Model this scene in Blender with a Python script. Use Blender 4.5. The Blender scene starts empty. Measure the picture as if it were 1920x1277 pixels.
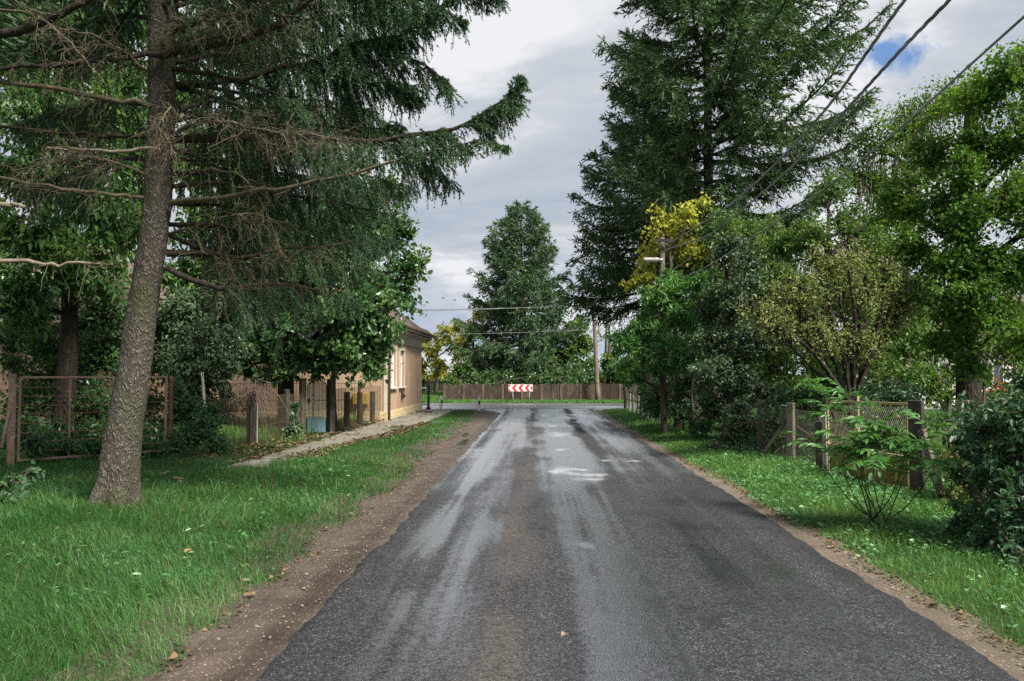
import bpy, math
import numpy as np
from mathutils import Vector

S = bpy.context.scene
COL = S.collection
R = math.radians

# ------------------------------------------------------------------ camera
F, EYE = 1440.0, 1.65
TH = math.atan(61.5 / F)
PSI = math.atan(49.0 / F * math.cos(TH))
cam_d = bpy.data.cameras.new('camera')
cam_d.sensor_width = 36.0
cam_d.lens = F / 1920 * 36
cam_d.clip_start = 0.05
cam_d.clip_end = 3000
cam = bpy.data.objects.new('camera', cam_d)
cam.location = (0, 0, EYE)
cam.rotation_euler = (math.pi / 2 + TH, 0, PSI)
COL.objects.link(cam)
S.camera = cam

# ------------------------------------------------------------------ sun, sky, exposure
SUN_AZ, SUN_EL = R(129), R(50)          # clockwise from +Y
sun_d = bpy.data.lights.new('sun', 'SUN')
sun_d.energy = 5.0
sun_d.angle = R(16)
sun_d.color = (1.0, 0.93, 0.82)
sun = bpy.data.objects.new('sun', sun_d)
to_sun = Vector((math.sin(SUN_AZ) * math.cos(SUN_EL), math.cos(SUN_AZ) * math.cos(SUN_EL), math.sin(SUN_EL)))
sun.rotation_euler = (-to_sun).to_track_quat('-Z', 'Y').to_euler()
sun.location = (30, -20, 40)
COL.objects.link(sun)
S.view_settings.view_transform = 'Standard'
S.view_settings.look = 'None'
S.view_settings.exposure = 1.08
S.view_settings.gamma = 1.0
S.cycles.max_bounces = 5
S.cycles.diffuse_bounces = 2
S.cycles.glossy_bounces = 2
S.cycles.transmission_bounces = 3
S.cycles.transparent_max_bounces = 4
S.cycles.use_denoising = False
S.cycles.sample_clamp_indirect = 4.0


def ray(px, py):
    f = np.array((-math.sin(PSI) * math.cos(TH), math.cos(PSI) * math.cos(TH), math.sin(TH)))
    r = np.array((math.cos(PSI), math.sin(PSI), 0))
    u = np.array((math.sin(PSI) * math.sin(TH), -math.cos(PSI) * math.sin(TH), math.cos(TH)))
    return f * F + r * (px - 960) + u * (638.5 - py)


def at(px, py, Y):
    d = ray(px, py)
    return np.array((0, 0, EYE)) + d * (Y / d[1])


def gnd(px, py):
    d = ray(px, py)
    return np.array((0, 0, EYE)) + d * (-EYE / d[2])


class NT:
    """small node-tree writer"""
    def __init__(s, tree):
        s.t = tree
        tree.nodes.clear()

    def n(s, kind, **kw):
        nd = s.t.nodes.new(kind)
        ins = kw.pop('i', {})
        for k, v in kw.items():
            setattr(nd, k, v)
        for k, v in ins.items():
            if isinstance(v, bpy.types.NodeSocket):
                s.t.links.new(v, nd.inputs[k])
            else:
                nd.inputs[k].default_value = v
        return nd

    def math(s, op, a, b=0.5, c=None, clamp=False):
        i = {0: a, 1: b}
        if c is not None:
            i[2] = c
        return s.n('ShaderNodeMath', operation=op, use_clamp=clamp, i=i).outputs[0]

    def mix(s, f, a, b, blend='MIX'):
        nd = s.n('ShaderNodeMix', data_type='RGBA', blend_type=blend)
        for k, v in ((0, f), (6, a), (7, b)):
            if isinstance(v, bpy.types.NodeSocket):
                s.t.links.new(v, nd.inputs[k])
            else:
                nd.inputs[k].default_value = (*v, 1) if (k > 0 and len(v) == 3) else v
        return nd.outputs[2]

    def ramp(s, f, stops, interp='LINEAR'):
        nd = s.n('ShaderNodeValToRGB', i={0: f})
        cr = nd.color_ramp
        cr.interpolation = interp
        while len(cr.elements) < len(stops):
            cr.elements.new(0.5)
        for e, (p, c) in zip(cr.elements, stops):
            e.position = p
            e.color = (c, c, c, 1) if not hasattr(c, '__len__') else (*c, 1)
        return nd.outputs[0]

    def noise(s, vec, scale, detail=4, rough=0.55, dist=0.0):
        return s.n('ShaderNodeTexNoise', i={'Vector': vec, 'Scale': scale, 'Detail': detail, 'Roughness': rough, 'Distortion': dist}).outputs[0]


W = bpy.data.worlds.new('World')
S.world = W
W.use_nodes = True
w = NT(W.node_tree)
gen = w.n('ShaderNodeTexCoord').outputs['Generated']
sky = w.n('ShaderNodeTexSky', sky_type='NISHITA', sun_disc=False, sun_elevation=SUN_EL, sun_rotation=SUN_AZ,
          air_density=1.0, dust_density=0.6, ozone_density=2.0)
sep = w.n('ShaderNodeSeparateXYZ', i={0: gen})
zz = w.math('ADD', w.math('MAXIMUM', sep.outputs[2], 0.0), 0.16)
cl = w.n('ShaderNodeCombineXYZ', i={0: w.math('DIVIDE', sep.outputs[0], zz), 1: w.math('DIVIDE', sep.outputs[1], zz), 2: 0.7}).outputs[0]
n1 = w.noise(cl, 1.15, 8, 0.58, 0.6)
n2 = w.noise(cl, 0.33, 3, 0.5, 0.2)
cloud = w.ramp(w.math('ADD', w.math('MULTIPLY', n1, 0.75), w.math('MULTIPLY', n2, 0.25)),
               [(0.37, (0.38, 0.445, 0.555)), (0.45, (0.50, 0.55, 0.635)), (0.51, (0.60, 0.635, 0.69)), (0.58, (0.85, 0.87, 0.90))])
# a break in the overcast: a tear where the blue shows
bd = ray(1655, 92)
bd = bd / np.linalg.norm(bd)
dv = w.n('ShaderNodeVectorMath', operation='SUBTRACT', i={0: gen, 1: tuple(bd)}).outputs[0]
dv = w.n('ShaderNodeVectorMath', operation='MULTIPLY', i={0: dv, 1: (1.0, 1.0, 2.3)}).outputs[0]
dl = w.n('ShaderNodeVectorMath', operation='LENGTH', i={0: dv}).outputs[1]
n3 = w.noise(gen, 14, 5, 0.6, 0.3)
tear = w.ramp(w.math('ADD', dl, w.math('MULTIPLY', w.math('SUBTRACT', n3, 0.5), 0.30)), [(0.0, 0.85), (0.042, 0.0)])
blue = w.mix(1.0, sky.outputs[0], (0.11, 0.11, 0.11), 'MULTIPLY')
blue = w.mix(0.55, blue, (0.06, 0.30, 0.80))
lowb = w.ramp(sep.outputs[2], [(0.02, 0.42), (0.16, 0.0)])
cloud = w.mix(w.math('MULTIPLY', lowb, w.ramp(n1, [(0.42, 1.0), (0.56, 0.2)])), cloud, (0.50, 0.60, 0.78))
skycol = w.mix(tear, cloud, blue)
bg = w.n('ShaderNodeBackground', i={'Color': skycol, 'Strength': 0.48})
w.n('ShaderNodeOutputWorld', i={'Surface': bg.outputs[0]})


# ------------------------------------------------------------------ helpers
WL = {}


def tag(o, label=None, cat=None, group=None, kind=None):
    for k, v in (('label', label), ('category', cat), ('group', group), ('kind', kind)):
        if v:
            o[k] = v
    return o


def thing(name, label, cat, loc, group=None):
    o = bpy.data.objects.new(name, None)
    o.empty_display_size = 0.2
    COL.objects.link(o)
    o.location = tuple(float(c) for c in loc)
    WL[o.name] = np.array(loc, float)
    return tag(o, label, cat, group)


def lookup(seed):
    return np.random.default_rng(seed).random((256, 256))


_LUT = [lookup(900 + k) for k in range(6)]


def vn(x, y, k=0):
    x = np.asarray(x, float)
    y = np.asarray(y, float) + 0 * x
    xi, yi = np.floor(x).astype(int), np.floor(y).astype(int)
    fx, fy = x - xi, y - yi
    fx, fy = fx * fx * (3 - 2 * fx), fy * fy * (3 - 2 * fy)
    L = _LUT[k % 6]
    g = lambda a, b: L[a & 255, b & 255]
    return (g(xi, yi) * (1 - fx) * (1 - fy) + g(xi + 1, yi) * fx * (1 - fy)
            + g(xi, yi + 1) * (1 - fx) * fy + g(xi + 1, yi + 1) * fx * fy)


def fbm(x, y, k=0, o=3):
    s, a, t = 0, 1.0, 0
    for j in range(o):
        s = s + a * vn(np.asarray(x) * 2 ** j + 17.3 * j, np.asarray(y) * 2 ** j + 5.1 * j, k + j)
        t += a
        a *= 0.5
    return s / t


def unit(v):
    return v / np.maximum(np.linalg.norm(v, axis=-1, keepdims=True), 1e-9)


class Geo:
    def __init__(s):
        s.v, s.q, s.t, s.qm, s.tm, s.n = [], [], [], [], [], 0

    def add(s, v, q=None, t=None, m=0):
        v = np.asarray(v, float).reshape(-1, 3)
        if q is not None and len(q):
            q = np.asarray(q, np.int64).reshape(-1, 4)
            s.q.append(q + s.n)
            s.qm.append(np.full(len(q), m))
        if t is not None and len(t):
            t = np.asarray(t, np.int64).reshape(-1, 3)
            s.t.append(t + s.n)
            s.tm.append(np.full(len(t), m))
        s.v.append(v)
        s.n += len(v)
        return s

    # --- shapes
    def box(s, c, size, rz=0.0, m=0, tilt=(0, 0)):
        hx, hy, hz = np.array(size) / 2
        v = np.array([(-hx, -hy, -hz), (hx, -hy, -hz), (hx, hy, -hz), (-hx, hy, -hz),
                      (-hx, -hy, hz), (hx, -hy, hz), (hx, hy, hz), (-hx, hy, hz)])
        if tilt[0] or tilt[1]:
            v = v.copy()
            v[:, 2] += v[:, 0] * tilt[0] + v[:, 1] * tilt[1]
        if rz:
            cs, sn = math.cos(rz), math.sin(rz)
            v = np.stack((v[:, 0] * cs - v[:, 1] * sn, v[:, 0] * sn + v[:, 1] * cs, v[:, 2]), 1)
        return s.add(v + np.array(c), [(0, 3, 2, 1), (4, 5, 6, 7), (0, 1, 5, 4), (1, 2, 6, 5), (2, 3, 7, 6), (3, 0, 4, 7)], m=m)

    def beam(s, a, b, w_, h_, m=0, up=(0, 0, 1)):
        a, b = np.array(a, float), np.array(b, float)
        d = unit(b - a)
        up = np.array(up, float)
        if abs(d @ up) > 0.95:
            up = np.array((0, 1.0, 0))
        x = unit(np.cross(d, up))
        z = np.cross(x, d)
        v = []
        for p in (a, b):
            for i, j in ((-1, -1), (1, -1), (1, 1), (-1, 1)):
                v.append(p + x * i * w_ / 2 + z * j * h_ / 2)
        return s.add(v, [(0, 1, 2, 3), (7, 6, 5, 4), (0, 4, 5, 1), (1, 5, 6, 2), (2, 6, 7, 3), (3, 7, 4, 0)], m=m)

    def tubes(s, P, Rr, sides=5, m=0, cap=False):
        P = np.asarray(P, float)
        if P.ndim == 2:
            P = P[None]
        B, n, _ = P.shape
        Rr = np.broadcast_to(np.asarray(Rr, float), (B, n))
        T = unit(np.gradient(P, axis=1))
        mt = unit(P[:, -1] - P[:, 0])
        ref = np.where(np.abs(mt[:, 2:3]) < 0.8, np.array([[0, 0, 1.0]]), np.array([[1.0, 0.13, 0]]))[:, None, :]
        A = unit(np.cross(T, np.broadcast_to(ref, T.shape)))
        Bv = np.cross(T, A)
        an = np.arange(sides) / sides * 2 * math.pi
        v = P[:, :, None] + Rr[:, :, None, None] * (np.cos(an)[None, None, :, None] * A[:, :, None] + np.sin(an)[None, None, :, None] * Bv[:, :, None])
        ii = np.arange(B)[:, None, None] * n * sides + np.arange(n - 1)[None, :, None] * sides
        k = np.arange(sides)[None, None, :]
        k2 = (k + 1) % sides
        q = np.stack((ii + k, ii + k2, ii + sides + k2, ii + sides + k), -1).reshape(-1, 4)
        t = None
        if cap:
            b0 = np.arange(B)[:, None] * n * sides
            t = []
            for e in (0, (n - 1) * sides):
                for j in range(1, sides - 1):
                    t.append(np.concatenate((b0 + e, b0 + e + (j if e else j + 1), b0 + e + (j + 1 if e else j)), 1))
            t = np.concatenate(t)
        return s.add(v.reshape(-1, 3), q, t, m=m)

    def leaves(s, C, D, N, L, Wd, fold=0.3, m=0, six=True, curl=0.0):
        D = unit(D)
        side = unit(np.cross(D, N))
        up = np.cross(side, D)
        L = np.broadcast_to(np.asarray(L, float), (len(C),))[:, None]
        Wd = np.broadcast_to(np.asarray(Wd, float), (len(C),))[:, None]
        n = len(C)
        b = np.arange(n)[:, None]
        tip = C + D * L - up * L * curl
        if six:
            def p(a, ww, sg):
                return C + D * L * a + sg * side * Wd * ww + up * Wd * ww * fold * 2 - up * L * curl * a * a
            v = np.stack((C, p(.28, .46, 1), p(.68, .36, 1), tip, p(.68, .36, -1), p(.28, .46, -1)), 1)
            q = np.concatenate((b * 6 + np.array([[0, 1, 2, 3]]), b * 6 + np.array([[0, 3, 4, 5]])))
            return s.add(v.reshape(-1, 3), q, m=m)
        a = C + D * L * .42 + side * Wd * .5 + up * Wd * fold
        c = C + D * L * .42 - side * Wd * .5 + up * Wd * fold
        v = np.stack((C, a, tip, c), 1)
        t = np.concatenate((b * 4 + np.array([[0, 1, 2]]), b * 4 + np.array([[0, 2, 3]])))
        return s.add(v.reshape(-1, 3), t=t, m=m)

    def build(s, name, mats, parent=None, origin=None, smooth=False, bevel=0.0, smooth_m=None, attrs=None):
        V = np.concatenate(s.v)
        if parent is not None:
            o0 = WL[parent.name]
        else:
            o0 = np.zeros(3) if origin is None else np.array(origin, float)
        me = bpy.data.meshes.new(name)
        q = np.concatenate(s.q) if s.q else np.zeros((0, 4), np.int64)
        t = np.concatenate(s.t) if s.t else np.zeros((0, 3), np.int64)
        mi = np.concatenate(s.qm + s.tm)
        me.vertices.add(len(V))
        me.vertices.foreach_set('co', (V - o0).astype(np.float32).ravel())
        me.loops.add(4 * len(q) + 3 * len(t))
        me.loops.foreach_set('vertex_index', np.concatenate((q.ravel(), t.ravel())).astype(np.int32))
        me.polygons.add(len(q) + len(t))
        me.polygons.foreach_set('loop_start', np.concatenate((np.arange(len(q)) * 4, 4 * len(q) + np.arange(len(t)) * 3)).astype(np.int32))
        me.polygons.foreach_set('material_index', mi.astype(np.int32))
        sm = np.full(len(mi), bool(smooth))
        if smooth_m is not None:
            sm = np.isin(mi, smooth_m)
        me.polygons.foreach_set('use_smooth', sm)
        for mt in (mats if isinstance(mats, (list, tuple)) else [mats]):
            me.materials.append(mt)
        if attrs:
            for k, a in attrs.items():
                me.attributes.new(k, 'FLOAT', 'POINT').data.foreach_set('value', np.asarray(a, np.float32))
        me.update(calc_edges=True)
        o = bpy.data.objects.new(name, me)
        COL.objects.link(o)
        if parent is not None:
            o.parent = parent
        else:
            o.location = tuple(float(c) for c in o0)
        WL[o.name] = o0
        if bevel:
            bm_ = o.modifiers.new('bevel', 'BEVEL')
            bm_.width = bevel
            bm_.segments = 2
            bm_.limit_method = 'ANGLE'
        return o


def along(P, i, s):
    n = P.shape[1]
    x = np.clip(s, 0, 0.9999) * (n - 1)
    k = np.floor(x).astype(int)
    f = (x - k)[:, None]
    a, b = P[i, k], P[i, k + 1]
    return a + (b - a) * f, unit(b - a)


def spline(pts, n):
    """Catmull-Rom through the points, n samples"""
    p = np.asarray(pts, float)
    if len(p) == 2:
        return p[0] + (p[1] - p[0]) * np.linspace(0, 1, n)[:, None]
    q = np.vstack((2 * p[0] - p[1], p, 2 * p[-1] - p[-2]))
    u = np.linspace(0, len(p) - 1.0001, n)
    k = u.astype(int)
    f = (u - k)[:, None]
    a, b, c, d = q[k], q[k + 1], q[k + 2], q[k + 3]
    return 0.5 * (2 * b + (c - a) * f + (2 * a - 5 * b + 4 * c - d) * f ** 2 + (3 * b - a - 3 * c + d) * f ** 3)


# ------------------------------------------------------------------ materials
def new_mat(name):
    m = bpy.data.materials.new(name)
    m.use_nodes = True
    return m, NT(m.node_tree)


def finish(t, shader, disp=None):
    t.n('ShaderNodeOutputMaterial', i={'Surface': shader})


def obj_co(t):
    return t.n('ShaderNodeTexCoord').outputs['Object']


def leaf_mat(name, cols, trans=0.28, rough=0.45, spec=0.35, clump=0.5, cscale=0.9):
    """cols: three leaf colours, picked per leaf and drifting by clump"""
    m, t = new_mat(name)
    geo = t.n('ShaderNodeNewGeometry')
    isl = geo.outputs['Random Per Island']
    nz = t.noise(t.n('ShaderNodeTexCoord').outputs['Object'], cscale, 2, 0.5)
    f = t.math('ADD', t.math('MULTIPLY', isl, 1 - clump), t.math('MULTIPLY', t.ramp(nz, [(0.32, 0.0), (0.68, 1.0)]), clump))
    col = t.ramp(f, [(0.0, cols[0]), (0.5, cols[1]), (1.0, cols[2])])
    pr = t.n('ShaderNodeBsdfPrincipled', i={'Base Color': col, 'Roughness': rough, 'Specular IOR Level': spec})
    tc = t.mix(1.0, col, (1.5, 1.6, 0.7), 'MULTIPLY')
    tr = t.n('ShaderNodeBsdfTranslucent', i={'Color': tc})
    mx = t.n('ShaderNodeMixShader', i={0: trans, 1: pr.outputs[0], 2: tr.outputs[0]})
    finish(t, mx.outputs[0])
    return m


def bark_mat(name, c1, c2, scale=9, stretch=0.35, bump=0.6, moss=None):
    m, t = new_mat(name)
    co = obj_co(t)
    mp = t.n('ShaderNodeMapping', i={'Vector': co, 'Scale': (1, 1, stretch)}).outputs[0]
    vo = t.n('ShaderNodeTexVoronoi', feature='F1', i={'Vector': t.n('ShaderNodeVectorMath', operation='ADD', i={0: mp, 1: t.n('ShaderNodeVectorMath', operation='SCALE', i={0: t.n('ShaderNodeTexNoise', i={'Vector': mp, 'Scale': scale * 1.3}).outputs[1], 3: 0.10}).outputs[0]}).outputs[0], 'Scale': scale * 2.2})
    nz = t.noise(mp, scale * 3, 5, 0.65)
    nb = t.noise(co, 2.2, 3, 0.55)
    f = t.math('MULTIPLY', t.ramp(vo.outputs[0], [(0.12, 1.0), (0.62, 0.10)]), t.ramp(nz, [(0.3, 0.35), (0.65, 1.0)]))
    col = t.mix(f, c1, c2)
    if moss:
        col = t.mix(t.math('MULTIPLY', t.ramp(nb, [(0.46, 0.0), (0.62, 0.85)]), t.ramp(nz, [(0.35, 0.3), (0.6, 1.0)])), col, moss)
    bp = t.n('ShaderNodeBump', i={'Strength': bump, 'Distance': 0.05, 'Height': f})
    pr = t.n('ShaderNodeBsdfPrincipled', i={'Base Color': col, 'Roughness': 0.85, 'Specular IOR Level': 0.2, 'Normal': bp.outputs[0]})
    finish(t, pr.outputs[0])
    return m


def worn_mat(name, c1, c2, c3=None, scale=6, rough=0.7, bump=0.3, metal=0.0, streak=1.0, fine=60, spec=0.3, vary=0.0):
    """two-tone weathered surface; streak<1 stretches the stain pattern downwards"""
    m, t = new_mat(name)
    co = obj_co(t)
    mp = t.n('ShaderNodeMapping', i={'Vector': co, 'Scale': (1, 1, streak)}).outputs[0]
    a = t.noise(mp, scale, 6, 0.62, 0.3)
    b = t.noise(co, fine, 4, 0.6)
    col = t.mix(t.ramp(a, [(0.38, 0.0), (0.64, 1.0)]), c1, c2)
    if c3:
        c = t.noise(mp, scale * 2.7, 5, 0.65, 0.2)
        col = t.mix(t.ramp(c, [(0.56, 0.0), (0.68, 0.85)]), col, c3)
    col = t.mix(t.math('MULTIPLY', t.math('SUBTRACT', b, 0.5), 0.9, clamp=True), col, tuple(x * 0.4 for x in c1))
    if vary:
        col = t.mix(t.math('MULTIPLY', t.n('ShaderNodeObjectInfo').outputs['Random'], vary), col, tuple(x * 0.45 for x in c1))
    bp = t.n('ShaderNodeBump', i={'Strength': bump, 'Distance': 0.01, 'Height': t.math('ADD', b, a)})
    pr = t.n('ShaderNodeBsdfPrincipled', i={'Base Color': col, 'Roughness': rough, 'Metallic': metal, 'Specular IOR Level': spec, 'Normal': bp.outputs[0]})
    finish(t, pr.outputs[0])
    return m


M = {}
M['needle'] = leaf_mat('spruce_needles', [(0.024, 0.062, 0.030), (0.044, 0.098, 0.044), (0.085, 0.145, 0.058)], 0.12, 0.5, 0.3, 0.45, 0.8)
M['needle_far'] = leaf_mat('spruce_shoots', [(0.042, 0.088, 0.040), (0.072, 0.138, 0.054), (0.135, 0.195, 0.070)], 0.12, 0.55, 0.25, 0.45, 0.6)
M['needle_light'] = leaf_mat('pale_spruce_shoots', [(0.036, 0.080, 0.038), (0.058, 0.115, 0.050), (0.105, 0.160, 0.065)], 0.15, 0.55, 0.25, 0.45, 0.5)
M['leaf_dark'] = leaf_mat('linden_leaves', [(0.024, 0.070, 0.025), (0.045, 0.112, 0.034), (0.105, 0.170, 0.048)], 0.22, 0.38, 0.45, 0.4, 1.1)
M['leaf_walnut'] = leaf_mat('walnut_leaves', [(0.028, 0.078, 0.022), (0.055, 0.132, 0.036), (0.140, 0.205, 0.050)], 0.38, 0.4, 0.4, 0.5, 0.8)
M['leaf_locust'] = leaf_mat('locust_leaves', [(0.034, 0.095, 0.018), (0.074, 0.158, 0.026), (0.195, 0.280, 0.052)], 0.40, 0.45, 0.3, 0.55, 0.7)
M['leaf_bright'] = leaf_mat('sapling_leaves', [(0.040, 0.120, 0.032), (0.075, 0.190, 0.048), (0.120, 0.250, 0.070)], 0.30, 0.4, 0.4, 0.5, 0.9)
M['leaf_yellow'] = leaf_mat('yellow_leaves', [(0.250, 0.290, 0.040), (0.420, 0.430, 0.075), (0.560, 0.520, 0.130)], 0.35, 0.5, 0.3, 0.4, 1.0)
M['leaf_autumn'] = leaf_mat('turning_leaves', [(0.120, 0.160, 0.030), (0.240, 0.240, 0.040), (0.420, 0.330, 0.040)], 0.32, 0.5, 0.3, 0.6, 0.35)
M['leaf_mixed'] = leaf_mat('garden_leaves', [(0.040, 0.098, 0.026), (0.080, 0.155, 0.036), (0.165, 0.220, 0.048)], 0.28, 0.45, 0.35, 0.5, 0.7)
M['leaf_pale'] = leaf_mat('pale_sparse_leaves', [(0.075, 0.120, 0.040), (0.165, 0.205, 0.070), (0.340, 0.350, 0.150)], 0.30, 0.5, 0.3, 0.4, 0.9)
M['leaf_ivy'] = leaf_mat('ivy_leaves', [(0.028, 0.060, 0.030), (0.050, 0.095, 0.045), (0.130, 0.180, 0.085)], 0.15, 0.5, 0.4, 0.3, 1.4)
M['leaf_hedge'] = leaf_mat('hedge_leaves', [(0.020, 0.060, 0.028), (0.040, 0.098, 0.042), (0.100, 0.180, 0.075)], 0.2, 0.5, 0.35, 0.35, 1.3)
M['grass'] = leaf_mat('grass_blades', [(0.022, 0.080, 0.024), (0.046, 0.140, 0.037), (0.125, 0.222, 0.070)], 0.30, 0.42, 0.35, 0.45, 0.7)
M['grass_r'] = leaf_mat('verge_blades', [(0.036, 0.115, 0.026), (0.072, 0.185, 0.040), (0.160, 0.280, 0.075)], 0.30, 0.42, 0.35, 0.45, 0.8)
M['clover'] = leaf_mat('clover_leaves', [(0.040, 0.130, 0.045), (0.075, 0.200, 0.070), (0.130, 0.290, 0.110)], 0.25, 0.4, 0.4, 0.4, 1.6)
M['dry_grass'] = leaf_mat('dry_stalks', [(0.10, 0.085, 0.040), (0.19, 0.16, 0.07), (0.30, 0.25, 0.12)], 0.2, 0.6, 0.2, 0.2, 1.0)
M['litter'] = leaf_mat('fallen_leaf_litter', [(0.045, 0.031, 0.020), (0.095, 0.062, 0.036), (0.240, 0.170, 0.085)], 0.1, 0.6, 0.25, 0.15, 1.0)
M['bark_spruce'] = bark_mat('spruce_bark', (0.032, 0.029, 0.024), (0.255, 0.225, 0.185), 15, 0.5, 0.8, (0.060, 0.068, 0.030))
M['bark_dark'] = bark_mat('dark_bark', (0.018, 0.015, 0.012), (0.090, 0.072, 0.052), 12, 0.25, 0.7)
M['bark_far'] = bark_mat('grey_bark', (0.06, 0.052, 0.042), (0.20, 0.17, 0.13), 10, 0.3, 0.6)
M['twig_dead'] = worn_mat('dead_twigs', (0.055, 0.047, 0.030), (0.120, 0.100, 0.064), (0.06, 0.07, 0.03), 14, 0.85, 0.2)
M['twig_pale'] = worn_mat('bleached_wood', (0.13, 0.11, 0.078), (0.22, 0.19, 0.145), (0.06, 0.05, 0.034), 12, 0.85, 0.3)
M['twig_brown'] = worn_mat('brown_twigs', (0.045, 0.034, 0.025), (0.095, 0.070, 0.050), None, 8, 0.85, 0.2)

# ------------------------------------------------------------------ ground, roads, sidewalk
def sstep(a, b, x):
    t = np.clip((np.asarray(x, float) - a) / (b - a), 0, 1)
    return t * t * (3 - 2 * t)


def left_edge(y):
    y = np.asarray(y, float)
    return -1.53 - 0.9 * sstep(31.5, 35.2, y) + 0.10 * (fbm(y * 0.9, 3.3, 1) - .5) + 0.07 * (vn(y * 5, 1.7, 2) - .5) + .02 * (vn(y * 22, 1.7, 3) - .5)


def right_edge(y):
    y = np.asarray(y, float)
    return 2.60 - 0.15 * sstep(12, 26, y) + 0.5 * sstep(33.5, 35.2, y) + 0.10 * (fbm(y * 0.7, 8.3, 2) - .5) + 0.08 * (vn(y * 4.2, 4.7, 1) - .5) + .03 * (vn(y * 20, 2.7, 0) - .5)


def left_grass(y):
    """inner limit of the left verge grass"""
    y = np.asarray(y, float)
    return -2.12 - 0.12 * sstep(12, 15, y) * (1 - sstep(22, 30, y)) - 1.0 * sstep(32.2, 35.0, y) ** 2 + 0.38 * (fbm(y * 0.8, 6.1, 3) - .5) + .26 * (vn(y * 4, .3, 4) - .5)


def right_grass(y):
    y = np.asarray(y, float)
    return 2.74 - 0.16 * sstep(12, 26, y) + 0.5 * sstep(33.5, 35.2, y) + 0.26 * (fbm(y * 0.9, 1.1, 5) - .5) + .10 * (vn(y * 5, 9.3, 4) - .5)


def gz(x, y):
    x, y = np.asarray(x, float), np.asarray(y, float)
    l = sstep(0, .7, -2.2 - x) * (1 - sstep(25, 31, y))
    r = sstep(0, .7, x - 2.9) * (1 - sstep(33.6, 34.8, y))
    far = sstep(41.6, 42.2, y)
    b = fbm(x * .55, y * .55, 2) - .5
    c = vn(x * 2.3, y * 2.3, 3) - .5
    return (l + r) * (0.045 + .07 * b + .03 * c) + far * (.05 + .05 * b)


gx = np.concatenate((np.linspace(-420, -32, 20), np.arange(-30, -9, 1.0), np.arange(-9, -2, .22), np.arange(-2, 2.8, .6), np.arange(2.8, 8, .22), np.arange(8, 31, 1.0), np.linspace(33, 420, 20)))
gy = np.concatenate((np.linspace(-200, -6, 12), np.arange(-5, 36, .22), np.arange(36, 62, .5), np.linspace(64, 700, 30)))
XX, YY = np.meshgrid(gx, gy, indexing='ij')
ZZ = gz(XX, YY)
def grid_q(a, b):
    i, j = np.meshgrid(np.arange(a - 1), np.arange(b - 1), indexing='ij')
    k = (i * b + j).ravel()
    return np.stack((k, k + b, k + b + 1, k + 1), 1)

m, t = new_mat('soil_and_turf')
co = obj_co(t)
a = t.noise(co, 1.2, 6, 0.6)
b = t.noise(co, 45, 4, 0.65)
col = t.mix(t.ramp(a, [(.40, 0.0), (.60, 1.0)]), (0.030, 0.050, 0.018), (0.045, 0.085, 0.026))
col = t.mix(t.ramp(b, [(.50, 0.0), (.66, 0.8)]), col, (0.060, 0.048, 0.030))
bp = t.n('ShaderNodeBump', i={'Strength': 0.8, 'Distance': 0.04, 'Height': b})
finish(t, t.n('ShaderNodeBsdfPrincipled', i={'Base Color': col, 'Roughness': 0.9, 'Specular IOR Level': 0.15, 'Normal': bp.outputs[0]}).outputs[0])
M['soil'] = m
g = Geo().add(np.stack((XX, YY, ZZ), -1), grid_q(len(gx), len(gy)))
tag(g.build('ground', M['soil'], smooth=True), kind='structure')

# --- asphalt: wear, wetness and puddles are properties of the surface
def track(x, y, c, wd, k):
    return np.exp(-((x - c - .16 * (vn(y * .25, 3.1 * k, k) - .5)) / wd) ** 2)

PUD = [(0.42, 12.9, .30, .55), (0.80, 12.0, .36, .62), (.62, 12.6, .3, .5), (1.25, 14.3, .16, .22), (1.72, 14.2, .22, .16), (0.45, 16.2, .16, .35), (.55, 20.2, .26, .9), (.42, 23.5, .18, .7),
       (1.55, 25.5, .45, .6), (.95, 28.0, .5, 1.2), (1.5, 30, .5, .8), (.2, 29.5, .25, .8), (0.43, 7.25, .12, .22), (1.9, 29.0, .35, .7), (-.6, 26.5, .25, .4), (.5, 26.5, .3, .9)]

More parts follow.
